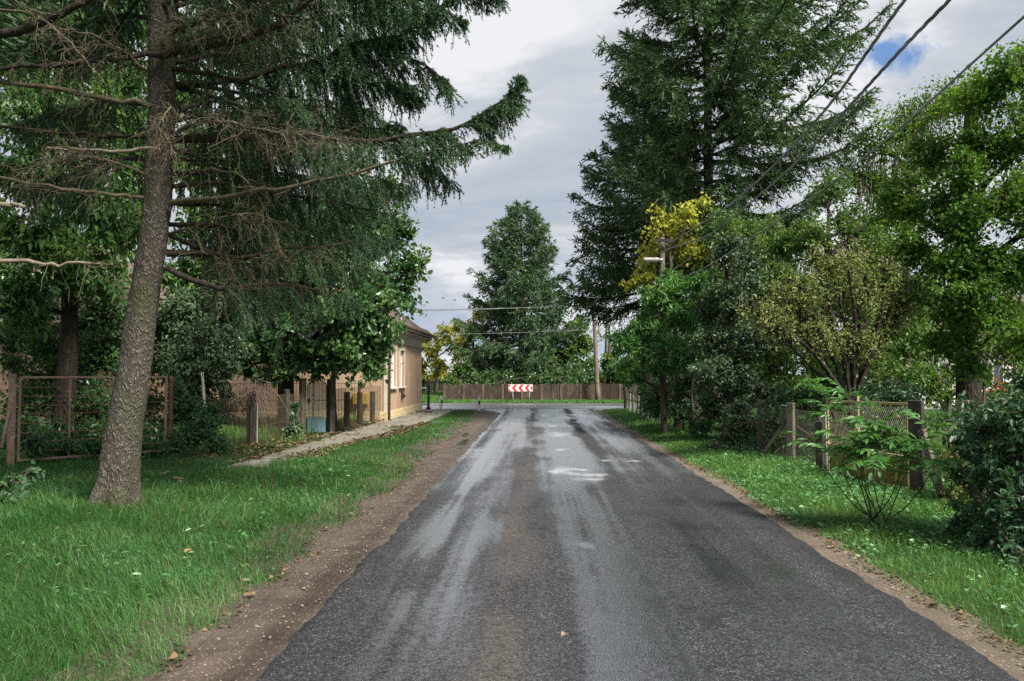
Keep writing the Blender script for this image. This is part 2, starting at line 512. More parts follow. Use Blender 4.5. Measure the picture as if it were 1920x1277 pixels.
def wet_maps(x, y):
    st = fbm(x * 3.2, y * .22, 1)
    sp = fbm(x * 2.0, y * 1.1, 4)
    fine = np.clip((.55 * fbm(x * 13.0, y * .15, 2) + .45 * fbm(x * 5.0, y * .5, 4) - .34) * 3.0, 0, 1.25)
    st = np.clip((st - .5) * 1.5 + .5, 0, 1)
    wt = (.38 + .78 * track(x, y, -.98, .11, 1) * (.15 + fine) + .16 * track(x, y, -.66, .34, 5) * (.1 + fine * st * 1.6) + .62 * track(x, y, .42, .22, 2) * (.15 + fine * (.4 + sp)) + .50 * track(x, y, .82, .12, 3) * (.1 + fine)
          + .18 * track(x, y, 1.62, .42, 4) * fine * (.3 + st) - .34 * track(x, y, -.20, .20, 2) - .26 * track(x, y, 1.20, .13, 1)
          - .30 * track(x, y, 2.35, .20, 3) - .18 * track(x, y, -1.34, .12, 3) + .46 * (sp - .5) + .42 * (st - .5) + .20 * (fine - .5))
    wt = wt + .26 * sstep(8, 20, y) - .40 * track(x, y, 1.22, .20, 1) * sstep(13, 18, y) + .38 * track(x, y, .65, .40, 2) * sstep(10.5, 13.5, y) * (.3 + sp)
    pd = np.zeros_like(x)
    nz = fbm(x * 4.5, y * 3.0, 3) - .5
    for cx, cy, sx, sy in PUD:
        d = ((x - cx) / sx) ** 2 + ((y - cy) / sy) ** 2
        pd = np.maximum(pd, sstep(1.2, -.15, d + nz * 2.6) ** 1.3)
    ds = track(x, y, -.22, .26, 3) * np.clip(fbm(x * 2.5, y * .7, 2) * 2.0 - .4, 0, 1) * (1 - .6 * sstep(10, 18, y))
    wt = np.clip(np.maximum(wt * 1.15, .85 * pd), 0, 1)
    return wt, pd * (1 - .4 * sstep(14.5, 18, y)), np.clip(ds, 0, 1)

ys = np.concatenate((np.arange(-6, 3, .3), np.arange(3, 16, .04), np.arange(16, 35.01, .08)))
ys[-1] = 35.0
tt = np.linspace(0, 1, 108)
le, re = left_edge(ys), right_edge(ys)
XR = le[:, None] + (re - le)[:, None] * tt[None]
YR = np.repeat(ys[:, None], len(tt), 1)
crown = .022 * (1 - (2 * tt - 1) ** 4)[None] + .010
ZR = .012 + crown + 0 * YR + .006 * (fbm(XR * 3, YR * 3, 2) - .5)
ZR[:, 0] = ZR[:, -1] = .002
wet, pud, dirt = wet_maps(XR, YR)
edge_r = re[:, None] - XR
dark = .75 * np.exp(-(edge_r / .22) ** 2) * (.45 + .9 * fbm(XR * 4, YR * 1.5, 1)) + .45 * np.exp(-((XR - le[:, None]) / .08) ** 2)
for cx, cy, sx, sy in ((.98, 5.35, .12, .16), (1.10, 5.05, .09, .14), (.90, 5.6, .07, .08), (1.2, 5.2, .07, .07), (1.42, 7.2, .13, .3), (1.75, 9.8, .16, .30), (1.45, 8.3, .1, .2), (-.75, 9.2, .12, .4)):
    dark = np.maximum(dark, sstep(1, .3, ((XR - cx) / sx) ** 2 + ((YR - cy) / sy) ** 2 + (fbm(XR * 18, YR * 18, 2) - .5) * 4.5) * .95)
dark = np.clip(dark, 0, 1)

def asphalt(name, far=False):
    m, t = new_mat(name)
    co = obj_co(t)
    at_ = lambda n: t.n('ShaderNodeAttribute', attribute_name=n).outputs[2]
    wt, pd, ds = at_('wet'), at_('puddle'), at_('dirt')
    vo = t.n('ShaderNodeTexVoronoi', feature='F1', i={'Vector': co, 'Scale': 135.0})
    vs = t.n('ShaderNodeTexVoronoi', feature='F1', i={'Vector': co, 'Scale': 70.0})
    rnd = t.n('ShaderNodeSeparateColor', i={0: vo.outputs[1]}).outputs[0]
    rnd2 = t.n('ShaderNodeSeparateColor', i={0: vs.outputs[1]}).outputs[1]
    big = t.noise(co, 2.4, 5, 0.6)
    stone = t.ramp(rnd, [(0.0, (0.005, 0.007, 0.010)), (0.40, (0.014, 0.017, 0.023)), (0.75, (0.038, 0.044, 0.055)), (0.90, (0.125, 0.125, 0.135)), (1.0, (0.34, 0.32, 0.30))])
    stone = t.mix(t.ramp(rnd2, [(0.86, 0.0), (0.93, 0.75)]), stone, (0.17, 0.155, 0.15))
    gap = t.ramp(vo.outputs[0], [(0.30, 0.0), (0.70, 0.75)])
    col = t.mix(gap, stone, (0.016, 0.016, 0.018))
    col = t.mix(t.ramp(big, [(.36, 0.45), (.6, 0.0)]), col, (0.022, 0.022, 0.025))
    dn = t.math('MULTIPLY', ds, t.ramp(t.noise(co, 38, 3, .6), [(.34, 0.35), (.6, 1.0)]))
    col = t.mix(t.math('MULTIPLY', dn, 0.85), col, (0.105, 0.092, 0.080))
    wn = t.math('ADD', wt, t.math('MULTIPLY', t.math('SUBTRACT', t.noise(co, 13, 4, .65), .5), .4), clamp=True)
    col = t.mix(t.math('MULTIPLY', wn, 0.55), col, (0.021, 0.024, 0.037))
    rg = t.ramp(wn, [(0.08, 0.68), (0.42, 0.46), (0.85, 0.27)])
    rg = t.math('MULTIPLY', rg, t.math('SUBTRACT', 1.0, t.math('MULTIPLY', pd, 0.60)))
    h = t.math('SUBTRACT', 1.0, vo.outputs[0])
    bs = t.math('MULTIPLY', t.math('SUBTRACT', 1.0, t.math('MULTIPLY', wn, 0.82)), t.math('SUBTRACT', 1.0, t.math('MULTIPLY', pd, 0.97)))
    bp = t.n('ShaderNodeBump', i={'Strength': t.math('MULTIPLY', bs, 0.6), 'Distance': 0.006, 'Height': h})
    sp = t.math('ADD', 0.30, t.math('MULTIPLY', wn, 0.30))
    dk = at_('dark')
    crk = t.n('ShaderNodeTexVoronoi', feature='DISTANCE_TO_EDGE', i={'Vector': t.n('ShaderNodeVectorMath', operation='ADD', i={0: co, 1: t.n('ShaderNodeVectorMath', operation='SCALE', i={0: t.n('ShaderNodeTexNoise', i={'Vector': co, 'Scale': 4.0, 'Detail': 5}).outputs[1], 3: 0.5}).outputs[0]}).outputs[0], 'Scale': 0.75}).outputs[0]
    crm = t.math('MULTIPLY', t.ramp(crk, [(0.0, 1.0), (0.022, 0.0)]), t.ramp(t.noise(co, .8, 3), [(.46, 0.0), (.56, .85)]))
    col = t.mix(t.math('MAXIMUM', t.math('MULTIPLY', dk, 0.85), crm), col, (0.014, 0.014, 0.016))
    gr1, gr2 = t.noise(co, 62, 3, .65), t.noise(co, 21, 3, .6)
    gsum = t.math('ADD', t.math('MULTIPLY', gr1, .62), t.math('MULTIPLY', gr2, .38))
    film = t.ramp(t.math('ADD', wn, t.math('MULTIPLY', t.math('SUBTRACT', gsum, .5), 2.6)), [(0.36, 0.0), (0.82, 1.0)])
    film = t.math('MULTIPLY', film, t.ramp(wn, [(0.10, 0.12), (0.62, 1.0)]))
    col = t.mix(t.ramp(gsum, [(.40, .65), (.52, 0.0)]), col, (0.006, 0.006, 0.008))
    film = t.math('MAXIMUM', film, pd)
    soft = t.n('ShaderNodeBump', i={'Strength': t.math('MULTIPLY', t.math('SUBTRACT', 1.0, t.math('MULTIPLY', pd, .95)), t.math('SUBTRACT', .75, t.math('MULTIPLY', wn, .45))), 'Distance': 0.005, 'Height': h})
    crg = t.math('ADD', t.math('MULTIPLY', at_('coarse'), .18), t.math('ADD', .19, t.math('MULTIPLY', pd, .16)))
    pr = t.n('ShaderNodeBsdfPrincipled', i={'Base Color': col, 'Roughness': rg, 'Specular IOR Level': sp, 'Normal': bp.outputs[0],
             'Coat Weight': film, 'Coat Roughness': crg, 'Coat IOR': 1.8, 'Coat Normal': soft.outputs[0]})
    water = t.n('ShaderNodeBsdfGlossy', i={'Color': (0.93, 0.96, 1.0, 1), 'Roughness': crg, 'Normal': soft.outputs[0]})
    frs = t.n('ShaderNodeFresnel', i={'IOR': 1.9}).outputs[0]
    fw = t.math('MULTIPLY', film, t.math('ADD', t.math('MULTIPLY', pd, .24), t.math('ADD', .12, t.math('MULTIPLY', frs, .75))), clamp=True)
    finish(t, t.n('ShaderNodeMixShader', i={0: fw, 1: pr.outputs[0], 2: water.outputs[0]}).outputs[0])
    return m

M['asphalt'] = asphalt('wet_asphalt')
g = Geo().add(np.stack((XR, YR, ZR), -1), grid_q(len(ys), len(tt))[:, ::-1])
tag(g.build('road', M['asphalt'], smooth=True, attrs={'wet': wet.ravel(), 'puddle': pud.ravel(), 'dirt': dirt.ravel(), 'dark': dark.ravel(), 'coarse': sstep(8, 14, YR).ravel()}), kind='structure')

# crossing road
cx_ = np.concatenate((np.linspace(-90, -14, 30), np.arange(-13, 13, .25), np.linspace(14, 90, 30)))
cy_ = np.arange(0, 1.001, .04)
XC = np.repeat(cx_[:, None], len(cy_), 1)
far_e = 41.7 + .25 * (fbm(cx_ * .5, 2.2, 1) - .5)
near_e = 35.0 - 0.0 * cx_ + .3 * (fbm(cx_ * .6, 5.2, 3) - .5) * (np.abs(cx_ - .5) > 3.6)
YC = near_e[:, None] + (far_e - near_e)[:, None] * cy_[None]
ZC = .012 + .010 + .022 * (1 - (2 * cy_ - 1) ** 4)[None] * 0.6 + 0 * XC
st = fbm(XC * .25, YC * 2.2, 2)
g = Geo().add(np.stack((XC, YC, ZC), -1), grid_q(len(cx_), len(cy_)))
tag(g.build('cross_road', M['asphalt'], smooth=True, attrs={'wet': np.clip(.55 + .8 * (st - .5), 0, 1).ravel(), 'puddle': 0 * XC.ravel(), 'dirt': (0.0 * XC).ravel(), 'dark': (0.0 * XC).ravel(), 'coarse': (1 + 0.0 * XC).ravel()}), kind='structure')

# --- dirt shoulder on the left, sandy edge on the right
def dirt_mat(name, c1, c2, c3, grooves):
    m, t = new_mat(name)
    co = obj_co(t)
    wt, pd = (t.n('ShaderNodeAttribute', attribute_name=n).outputs[2] for n in ('wet', 'puddle'))
    big = t.noise(co, 3.0, 6, .62, .2)
    fine = t.noise(co, 70, 4, .7)
    vo = t.n('ShaderNodeTexVoronoi', feature='F1', i={'Vector': co, 'Scale': 60.0})
    rnd = t.n('ShaderNodeSeparateColor', i={0: vo.outputs[1]}).outputs[0]
    mp = t.n('ShaderNodeMapping', i={'Vector': co, 'Scale': (19, .55, 1)}).outputs[0]
    gr = t.noise(mp, 1.0, 3, .5)
    col = t.mix(t.ramp(big, [(.36, 0.0), (.64, 1.0)]), c1, c2)
    col = t.mix(t.math('MULTIPLY', t.ramp(rnd, [(.82, 0.0), (.95, .8)]), t.ramp(vo.outputs[0], [(.3, 1.0), (.55, 0.0)])), col, c3)
    col = t.mix(t.ramp(fine, [(.52, 0.0), (.70, .6)]), col, tuple(x * .35 for x in c1))
    col = t.mix(t.math('MULTIPLY', wt, .5), col, tuple(x * .3 for x in c1))
    hgt = t.math('ADD', t.math('MULTIPLY', fine, .6), t.math('ADD', t.math('MULTIPLY', gr, grooves), t.math('MULTIPLY', big, .8)))
    dry = t.math('SUBTRACT', 1.0, pd)
    bp = t.n('ShaderNodeBump', i={'Strength': t.math('MULTIPLY', dry, .75), 'Distance': .025, 'Height': hgt})
    rg = t.math('MULTIPLY', t.ramp(wt, [(0, .85), (1, .38)]), t.math('SUBTRACT', 1.0, t.math('MULTIPLY', pd, .93)))
    finish(t, t.n('ShaderNodeBsdfPrincipled', i={'Base Color': col, 'Roughness': rg, 'Specular IOR Level': .4, 'Normal': bp.outputs[0]}).outputs[0])
    return m

M['mud'] = dirt_mat('wet_mud', (0.050, 0.037, 0.028), (0.098, 0.076, 0.059), (0.28, 0.23, 0.18), 1.2)
M['sand'] = dirt_mat('sandy_edge', (0.085, 0.066, 0.050), (0.150, 0.120, 0.090), (0.34, 0.29, 0.22), .3)
ys2 = np.concatenate((np.arange(-6, 3, .3), np.arange(3, 35.2, .07)))
for nm, mt, e0, e1, pds in (('dirt_shoulder', 'mud', lambda y: left_grass(y) - .55, lambda y: left_edge(y) + .12,
                             [(-1.78, 18.2, .14, 1.1), (-1.72, 16.6, .10, .6), (-1.95, 20.5, .1, .8), (-2.22, 13.4, .16, .55), (-2.4, 12.2, .1, .3)]),
                            ('sandy_shoulder', 'sand', lambda y: right_edge(y) - .12, lambda y: right_grass(y) + .16, [])):
    tt2 = np.linspace(0, 1, 22)
    a0, a1 = e0(ys2), e1(ys2)
    X2 = a0[:, None] + (a1 - a0)[:, None] * tt2[None]
    Y2 = np.repeat(ys2[:, None], 22, 1)
    rut = -.018 * np.exp(-((X2 + 1.72) / .1) ** 2) + .012 * np.exp(-((X2 + 1.9) / .1) ** 2) if pds else 0
    Z2 = .008 + .028 * (fbm(X2 * 1.6, Y2 * 1.2, 1) - .42) * (tt2 * (1 - tt2) * 4)[None] + rut * .6
    Z2 = np.maximum(Z2, .004) + gz(X2, Y2) * 1.0
    P2 = np.zeros_like(X2)
    nz = fbm(X2 * 5, Y2 * 2.5, 2) - .5
    for a_, b_, c_, d_ in pds:
        P2 = np.maximum(P2, sstep(1, .6, ((X2 - a_) / c_) ** 2 + ((Y2 - b_) / d_) ** 2 + nz * 2.4))
    Z2 = Z2 * (1 - P2) + .010 * P2
    W2 = np.clip(.25 + .9 * (fbm(X2 * 2, Y2 * .5, 3) - .5) + (.75 * np.exp(-((X2 + 1.66) / .12) ** 2) if pds else 0) + .5 * P2, 0, 1)
    g = Geo().add(np.stack((X2, Y2, Z2), -1), grid_q(len(ys2), 22)[:, ::-1])
    tag(g.build(nm, M[mt], smooth=True, attrs={'wet': W2.ravel(), 'puddle': P2.ravel()}), kind='structure')

# --- footpath of old concrete slabs
m, t = new_mat('mossy_concrete')
co = obj_co(t)
a, b, c = t.noise(co, 1.3, 5, .6), t.noise(co, 9, 5, .65), t.noise(co, 80, 3, .6)
col = t.mix(t.ramp(a, [(.38, 0.0), (.62, 1.0)]), (0.135, 0.125, 0.108), (0.235, 0.22, 0.195))
col = t.mix(t.ramp(b, [(.50, 0.0), (.62, .85)]), col, (0.105, 0.115, 0.050))
col = t.mix(t.ramp(c, [(.5, 0.0), (.7, .5)]), col, (0.08, 0.075, 0.065))
bp = t.n('ShaderNodeBump', i={'Strength': .5, 'Distance': .01, 'Height': t.math('ADD', b, c)})
finish(t, t.n('ShaderNodeBsdfPrincipled', i={'Base Color': col, 'Roughness': .62, 'Specular IOR Level': .35, 'Normal': bp.outputs[0]}).outputs[0])
M['slab'] = m
rng = np.random.default_rng(5)
g = Geo()
y = 12.9
def path_l(y): return -5.15 + .42 * sstep(13, 17, y) * 0 - .12 * (y < 14)
def path_r(y): return -4.62 + .95 * sstep(13.0, 24, y)
while y < 32.2:
    L = rng.uniform(.95, 1.25)
    for j in (0, 1):
        x0, x1 = path_l(y), path_r(y + L / 2)
        mid = (x0 + x1) / 2 + .04
        xa, xb = ((x0, mid - .012), (mid + .012, x1))[j]
        if rng.random() < .06 and y > 14:
            continue
        g.box(((xa + xb) / 2, y + L / 2, .035 + rng.uniform(-.015, .02)), (xb - xa, L - .022 - rng.uniform(0, .03), .09), rng.normal(0, .008), tilt=(rng.normal(0, .018), rng.normal(0, .012)))
    y += L
# the corner slabs that curve round to the house front
for k in range(4):
    g.box((-4.35 - .0 * k + .18 * k, 32.6 + .25 * k, .05), (1.3 - .2 * k, .5, .08), -.25 * k)
tag(g.build('sidewalk', M['slab'], bevel=.012), kind='structure')


# ------------------------------------------------------------------ grass, clover, litter
def blades(g, x, y, h, wd, lean, rng, m=0, lean_dir=None):
    n = len(x)
    az = rng.random(n) * 2 * math.pi if lean_dir is None else lean_dir + rng.normal(0, 1.1, n)
    D = np.stack((np.cos(az), np.sin(az), 0 * az), 1)
    fa = rng.random(n) * 2 * math.pi
    Sd = np.stack((np.cos(fa), np.sin(fa), 0 * fa), 1) * (wd / 2)[:, None]
    b = np.stack((x, y, gz(x, y) - .005), 1)
    up = np.array((0, 0, 1.0))
    ln = (lean * h)[:, None]
    mid = b + up * (h * .58)[:, None] + D * ln * .32
    tip = b + up * (h * (1 - .25 * lean))[:, None] + D * ln
    v = np.stack((b - Sd, b + Sd, mid + Sd * .85, mid - Sd * .85, tip), 1)
    k = np.arange(n)[:, None] * 5
    g.add(v.reshape(-1, 3), k + np.array([[0, 1, 2, 3]]), k + np.array([[3, 2, 4]]), m=m)


def rnd_u(rng, n):
    return unit(rng.normal(size=(n, 3)))


def path_free(x, y):
    return ~((x > -5.35) & (x < path_r(y) + .05) & (y > 12.8) & (y < 33.8))


def scatter(rng, n, x0, x1, y0, y1):
    return rng.uniform(x0, x1, n), rng.uniform(y0, y1, n)


rng = np.random.default_rng(11)
g = Geo()
for (y0, y1, x0, dens, hh, ww) in ((1.6, 6, -6.5, 2700, .15, .0042), (6, 9, -8.5, 1900, .15, .0055), (9, 14, -10.5, 900, .14, .008),
                                   (14, 22, -6.5, 520, .11, .011), (22, 35, -5.2, 330, .10, .015)):
    n = int((y1 - y0) * (-2.1 - x0) * dens)
    x, y = scatter(rng, n, x0, -2.0, y0, y1)
    # tufts: thin out by patch noise, ragged edge to the dirt
    dens_n = fbm(x * 1.7, y * 1.7, 4)
    d = left_grass(y) - x
    keep = (d > rng.normal(0, .05, n)) & (rng.random(n) < .5 + 1.2 * dens_n) & path_free(x, y)
    keep &= (y < 15) | (x > -4.4 + (path_r(y) + 4.55)) | (rng.random(n) < .6)
    # bare strip along the footpath edge and the litter under the fence
    keep &= ~((x < path_r(y) + .45) & (y > 13.3) & (y < 25) & (rng.random(n) < .5))
    keep &= np.hypot(x - (-5.12), y - 9.3) > .32
    x, y, d = x[keep], y[keep], d[keep]
    n = len(x)
    tall = fbm(x * .9, y * .9, 5)
    h = hh * rng.uniform(.55, 1.25, n) * (.45 + 1.15 * tall) * np.clip(.6 + d * 1.3, .5, 1.05)
    h *= np.where((y > 11) & (x > -3.6), .75, 1) * (1 - .45 * sstep(27, 31, y)) * np.where(rng.random(n) < .05, 1.5, .88)
    blades(g, x, y, h, ww * rng.uniform(.7, 1.3, n), rng.uniform(.25, 1.0, n), rng, lean_dir=fbm(x * .6, y * .6, 1) * 9)
n = 5200
x, y = scatter(rng, n, -8, -2.1, 2, 15)
k = (left_grass(y) - x > 0) & (rng.random(n) < np.clip(fbm(x * 1.2, y * 1.2, 1) * 2.4 - .8, 0, 1)) & path_free(x, y)
x, y = x[k], y[k]
blades(g, x, y, rng.uniform(.05, .17, len(x)), np.full(len(x), .004), rng.uniform(.3, 1.3, len(x)), rng, m=1)
n = 5000
x, y = scatter(rng, n, -8, -2.2, 2, 14)
k = (left_grass(y) - x > .05) & (rng.random(n) < np.clip(fbm(x * .9, y * .9, 0) * 3 - 1.35, 0, 1)) & path_free(x, y)
x, y = x[k], y[k]
n = len(x)
az = rng.random(n) * 6.28
L = rng.uniform(.03, .085, n)
g.leaves(np.stack((x, y, gz(x, y) + rng.uniform(.02, .09, n)), 1), np.stack((np.cos(az), np.sin(az), rng.uniform(0, .6, n)), 1), unit(rnd_u(rng, n) * .5 + (0, 0, 1)), L, L * .42, .2, m=2, curl=.2)
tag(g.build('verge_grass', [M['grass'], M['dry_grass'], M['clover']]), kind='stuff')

g = Geo()
for (y0, y1, x1, dens, hh, ww) in ((2.2, 7, 5.5, 2000, .095, .0045), (7, 11, 6.2, 1300, .095, .007), (11, 18, 5.2, 700, .085, .010), (18, 34.5, 4.6, 430, .085, .015)):
    n = int((y1 - y0) * (x1 - 2.7) * dens)
    x, y = scatter(rng, n, 2.7, x1, y0, y1)
    dn = fbm(x * 1.6, y * 1.6, 2)
    d = x - right_grass(y)
    keep = (d > rng.normal(.02, .06, n)) & (rng.random(n) < .45 + 1.1 * dn)
    x, y, d = x[keep], y[keep], d[keep]
    n = len(x)
    h = hh * rng.uniform(.5, 1.3, n) * (.45 + 1.2 * fbm(x * .8, y * .8, 3)) * np.clip(.4 + d * 1.4, .4, 1.2)
    blades(g, x, y, h, ww * rng.uniform(.7, 1.3, n), rng.uniform(.3, 1.1, n), rng)
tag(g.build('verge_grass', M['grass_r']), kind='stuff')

# clover and creeping weeds in the right verge, thicker towards the fence
g = Geo()
for (y0, y1, x1, dens, sz) in ((2.2, 7, 5.6, 900, .030), (7, 12, 6.4, 700, .036), (12, 20, 5.2, 420, .045), (20, 34, 4.5, 160, .055)):
    n = int((y1 - y0) * (x1 - 2.7) * dens)
    x, y = scatter(rng, n, 2.75, x1, y0, y1)
    d = x - right_grass(y)
    keep = (d > rng.normal(.0, .05, n)) & (rng.random(n) < np.clip(fbm(x * 1.1, y * 1.1, 1) * 1.7 - .62 + .40 * sstep(3.4, 4.6, x), .06, 1))
    x, y, d = x[keep], y[keep], d[keep]
    n = len(x)
    z = gz(x, y) + rng.uniform(.015, .075, n) * np.clip(.4 + d, .4, 1.3)
    az = rng.random(n) * 6.28
    D = np.stack((np.cos(az), np.sin(az), rng.normal(.05, .25, n)), 1)
    N = unit(np.stack((rng.normal(0, .35, n), rng.normal(-.15, .35, n), np.ones(n)), 1))
    L = sz * np.clip(rng.gamma(3, .33, n), .3, 1.7)
    g.leaves(np.stack((x, y, z), 1), D, N, L, L * .8, .16)
tag(g.build('clover_cover', M['clover']), kind='stuff')

# far strip below the wall, and rough growth behind the fences
g = Geo()
x, y = scatter(rng, 16000, -14, 14, 41.8, 45.6)
blades(g, x, y, rng.uniform(.05, .13, len(x)), np.full(len(x), .03), rng.uniform(.2, .8, len(x)), rng)
x, y = scatter(rng, 9000, -14, -5.2, 42, 66)
blades(g, x, y, rng.uniform(.06, .15, len(x)), np.full(len(x), .04), rng.uniform(.2, .8, len(x)), rng)
tag(g.build('far_grass', M['grass_r']), kind='stuff')
g = Geo()
x, y = scatter(rng, 26000, -14, -5.6, 13.0, 26)
k = (x < -5.9 - .30 * np.clip(20 - y, 0, 9))
x, y = x[k], y[k]
h = rng.uniform(.1, .35, len(x)) * (.3 + 1.2 * fbm(x * .7, y * .7, 2))
blades(g, x, y, h, np.full(len(x), .014), rng.uniform(.2, .9, len(x)), rng)
x, y = scatter(rng, 22000, 5.0, 15, 9, 34)
h = rng.uniform(.1, .4, len(x)) * (.3 + 1.2 * fbm(x * .7, y * .7, 2))
blades(g, x, y, h, np.full(len(x), .016), rng.uniform(.2, .9, len(x)), rng)
tag(g.build('garden_grass', M['grass_r']), kind='stuff')

# brown leaf litter along the footpath and under the fence
g = Geo()
def litter(x, y, sz):
    n = len(x)
    az = rng.random(n) * 6.28
    D = np.stack((np.cos(az), np.sin(az), rng.normal(0, .2, n)), 1)
    N = unit(np.stack((rng.normal(0, .4, n), rng.normal(0, .4, n), np.ones(n)), 1))
    L = sz * rng.uniform(.6, 1.4, n)
    onp = ~path_free(x, y)
    z = np.where(onp, .085, gz(x, y) + .02) + rng.uniform(0, .03, n)
    g.leaves(np.stack((x, y, z), 1), D, N, L, L * .7, .25, curl=.15)
x, y = scatter(rng, 1500, -6.6, -5.1, 13.3, 25.5)
litter(x, y, .085)
x, y = scatter(rng, 1100, 0, 1, 13.2, 24.5)
litter(path_r(y) - .05 + .42 * x ** 1.4, y, .075)
x, y = scatter(rng, 170, -5.2, -3.9, 13, 31)
litter(x, y, .08)
x, y = scatter(rng, 70, -6.5, -2.4, 3.5, 13)
litter(x, y, .07)
x, y = scatter(rng, 700, 0, 1, 3.0, 16)
litter(right_grass(y) + .02 + .14 * (x - .3), y, .035)
x, y = scatter(rng, 420, 0, 1, 3.0, 24)
litter(left_grass(y) - .02 + .16 * (x - .3), y, .04)
tag(g.build('leaf_litter', M['litter']), kind='stuff')

# loose grit on the dirt
g = Geo()
n = 2200
y = rng.uniform(3, 16, n)
u_ = rng.random(n)
xl = left_grass(y) + .05 + (left_edge(y) - left_grass(y) - .02) * u_
xr = right_edge(y) + .02 + (right_grass(y) - right_edge(y)) * rng.random(n)
x = np.where(rng.random(n) < .72, xl, xr)
s_ = rng.gamma(1.6, .0022, n) + .002
oct_ = np.array([(1, 0, 0), (0, 1, 0), (-1, 0, 0), (0, -1, 0), (0, 0, .8), (0, 0, -.5)])
v = np.stack((x, y, np.full(n, .018)), 1)[:, None] + oct_[None] * s_[:, None, None] * rng.uniform(.6, 1.3, (n, 6, 1))
k = np.arange(n)[:, None] * 6
g.add(v.reshape(-1, 3), t=np.concatenate([k + np.array([f]) for f in ((0, 1, 4), (1, 2, 4), (2, 3, 4), (3, 0, 4))]))
M['grit'] = worn_mat('pale_grit', (0.13, 0.10, 0.075), (0.27, 0.22, 0.17), None, 60, .8, .2)
tag(g.build('loose_grit', M['grit']), kind='stuff')

# ------------------------------------------------------------------ trees
def rnd_unit(rng, n):
    return unit(rng.normal(size=(n, 3)))


def trunk_geo(pts, r0, r1, sides=12, n=16, flare=1.5, flare_h=.5, rough=.06, seed=1, top=0.0):
    P = spline(pts, n)
    s = np.concatenate(([0], np.cumsum(np.linalg.norm(np.diff(P, axis=0), axis=1))))
    rr = r0 + (r1 - r0) * s / s[-1]
    rr = rr * (1 + (flare - 1) * np.exp(-s / flare_h))
    g = Geo()
    g.tubes(P, rr, sides)
    V = g.v[0].reshape(n, sides, 3)
    c = P[:, None]
    ang = np.arange(sides) / sides
    lob = 1 + rough * (vn(ang[None] * sides * .5 + 3 * seed, s[:, None] * 2.2 + seed, 1) - .5) * 2 + .10 * np.exp(-s / flare_h)[:, None] * np.cos(ang * 2 * math.pi * 5 + seed)[None]
    lob[:, -1] = lob[:, -1]
    g.v[0] = (c + (V - c) * lob[:, :, None]).reshape(-1, 3)
    return g, P


def broadleaf(name, label, base, pts, r0, r1, clumps, leaf, cov, mleaf, mbark, seed, group=None, cat='tree', tw=1.0, droop=.25,
              depth=1.0, six=False, trunk_sides=10, shell=.45, jit=.14, parts=True, asp=.6, dead=0.0, fold=.25, flat=0.0, cap=16000):
    """trunk > branch per clump + one crown of twigs and leaves. clumps: (px, py, Y, rx, ry) in photo pixels at depth Y"""
    rng = np.random.default_rng(seed)
    root = thing(name, label, cat, base, group)
    g, TP = trunk_geo(pts, r0, r1, trunk_sides, 14, seed=seed)
    g.build('trunk', M[mbark], root, smooth=True)
    cr = Geo()
    for (px, py, Y, rx, ry) in clumps:
        c = at(px, py, Y)
        k = Y / F
        rad = np.array((rx * k, depth * .5 * (rx + ry) * k, ry * k))
        # limb
        dist = np.linalg.norm(TP - c, axis=1)
        want = c[2] - .55 * np.hypot(TP[:, 0] - c[0], TP[:, 1] - c[1])
        j = int(np.argmin(np.abs(TP[:, 2] - np.clip(want, TP[-1, 2] * .3, TP[-1, 2])) + .02 * dist))
        a = TP[j]
        midp = a * .5 + c * .5 + np.array((rng.normal(0, .12), rng.normal(0, .12), .10 * dist[j]))
        tipd = unit(c - a) * rad.mean() * .7
        LP = spline([a, midp, c, c + tipd + np.array((0, 0, .1))], 11)
        LP[1:] += rng.normal(0, .035 * min(1, rad.mean()), (10, 3))
        rr = np.linspace(max(.02, min(r0 * .42, .03 + .022 * dist[j])), .008, 11)
        b = Geo().tubes(LP, rr, 6)
        b.build('branch', M[mbark], root, smooth=True)
        # twigs
        vol = rad[0] * rad[2] / (k * k)
        nt = int(np.clip(tw * (10 + vol / 260), 8, 130))
        s0 = rng.uniform(.35, 1.0, nt)
        st, tg = along(LP[None], np.zeros(nt, int), s0)
        dr = rnd_unit(rng, nt)
        q = rng.random(nt) ** shell
        lump = .62 + .76 * rng.random(nt)
        end = c + dr * rad * (q * lump)[:, None]
        md = st * .5 + end * .5 + np.stack((rng.normal(0, .06, nt), rng.normal(0, .06, nt), .12 * np.linalg.norm(end - st, axis=1)), 1)
        T0 = np.linspace(0, 1, 5)[None, :, None]
        TPt = st[:, None] * (1 - T0) ** 2 + 2 * md[:, None] * T0 * (1 - T0) + end[:, None] * T0 ** 2
        cr.tubes(TPt, np.linspace(.011, .003, 5)[None] * np.clip(k * 90, .7, 2), 3, m=1)
        # leaves round the twigs
        La, Wa = leaf
        n = int(min(2.3 * cov * math.pi * rx * ry / (La * Wa * asp / (k * k)), 2.6 * cap))
        ti = rng.integers(0, nt, n)
        if dead:
            ti = ti[rng.random(len(ti)) > dead * (dr[ti, 2] * .5 + .5)]
            n = len(ti)
        s = rng.uniform(.30, 1.04, n) ** .8
        p, tg = along(TPt, ti, s)
        tl = np.linalg.norm(end - st, axis=1)[ti]
        p = p + rng.normal(size=(n, 3)) * (jit * (.35 + .65 * np.minimum(tl, 1.2)))[:, None]
        D = unit(tg * .5 + rnd_unit(rng, n) * .9 + np.array((0, 0, -droop)))
        N = unit(rnd_unit(rng, n) * (1 - flat) + np.array((0, -.10, .65)))
        L = La * np.clip(rng.gamma(9, .105, n), .4, 1.7)
        cr.leaves(p, D, N, L, Wa / La * L, fold, six=six, curl=.12)
    cr.build('crown', [M[mleaf], M[mbark]], root, smooth_m=[1])
    return root


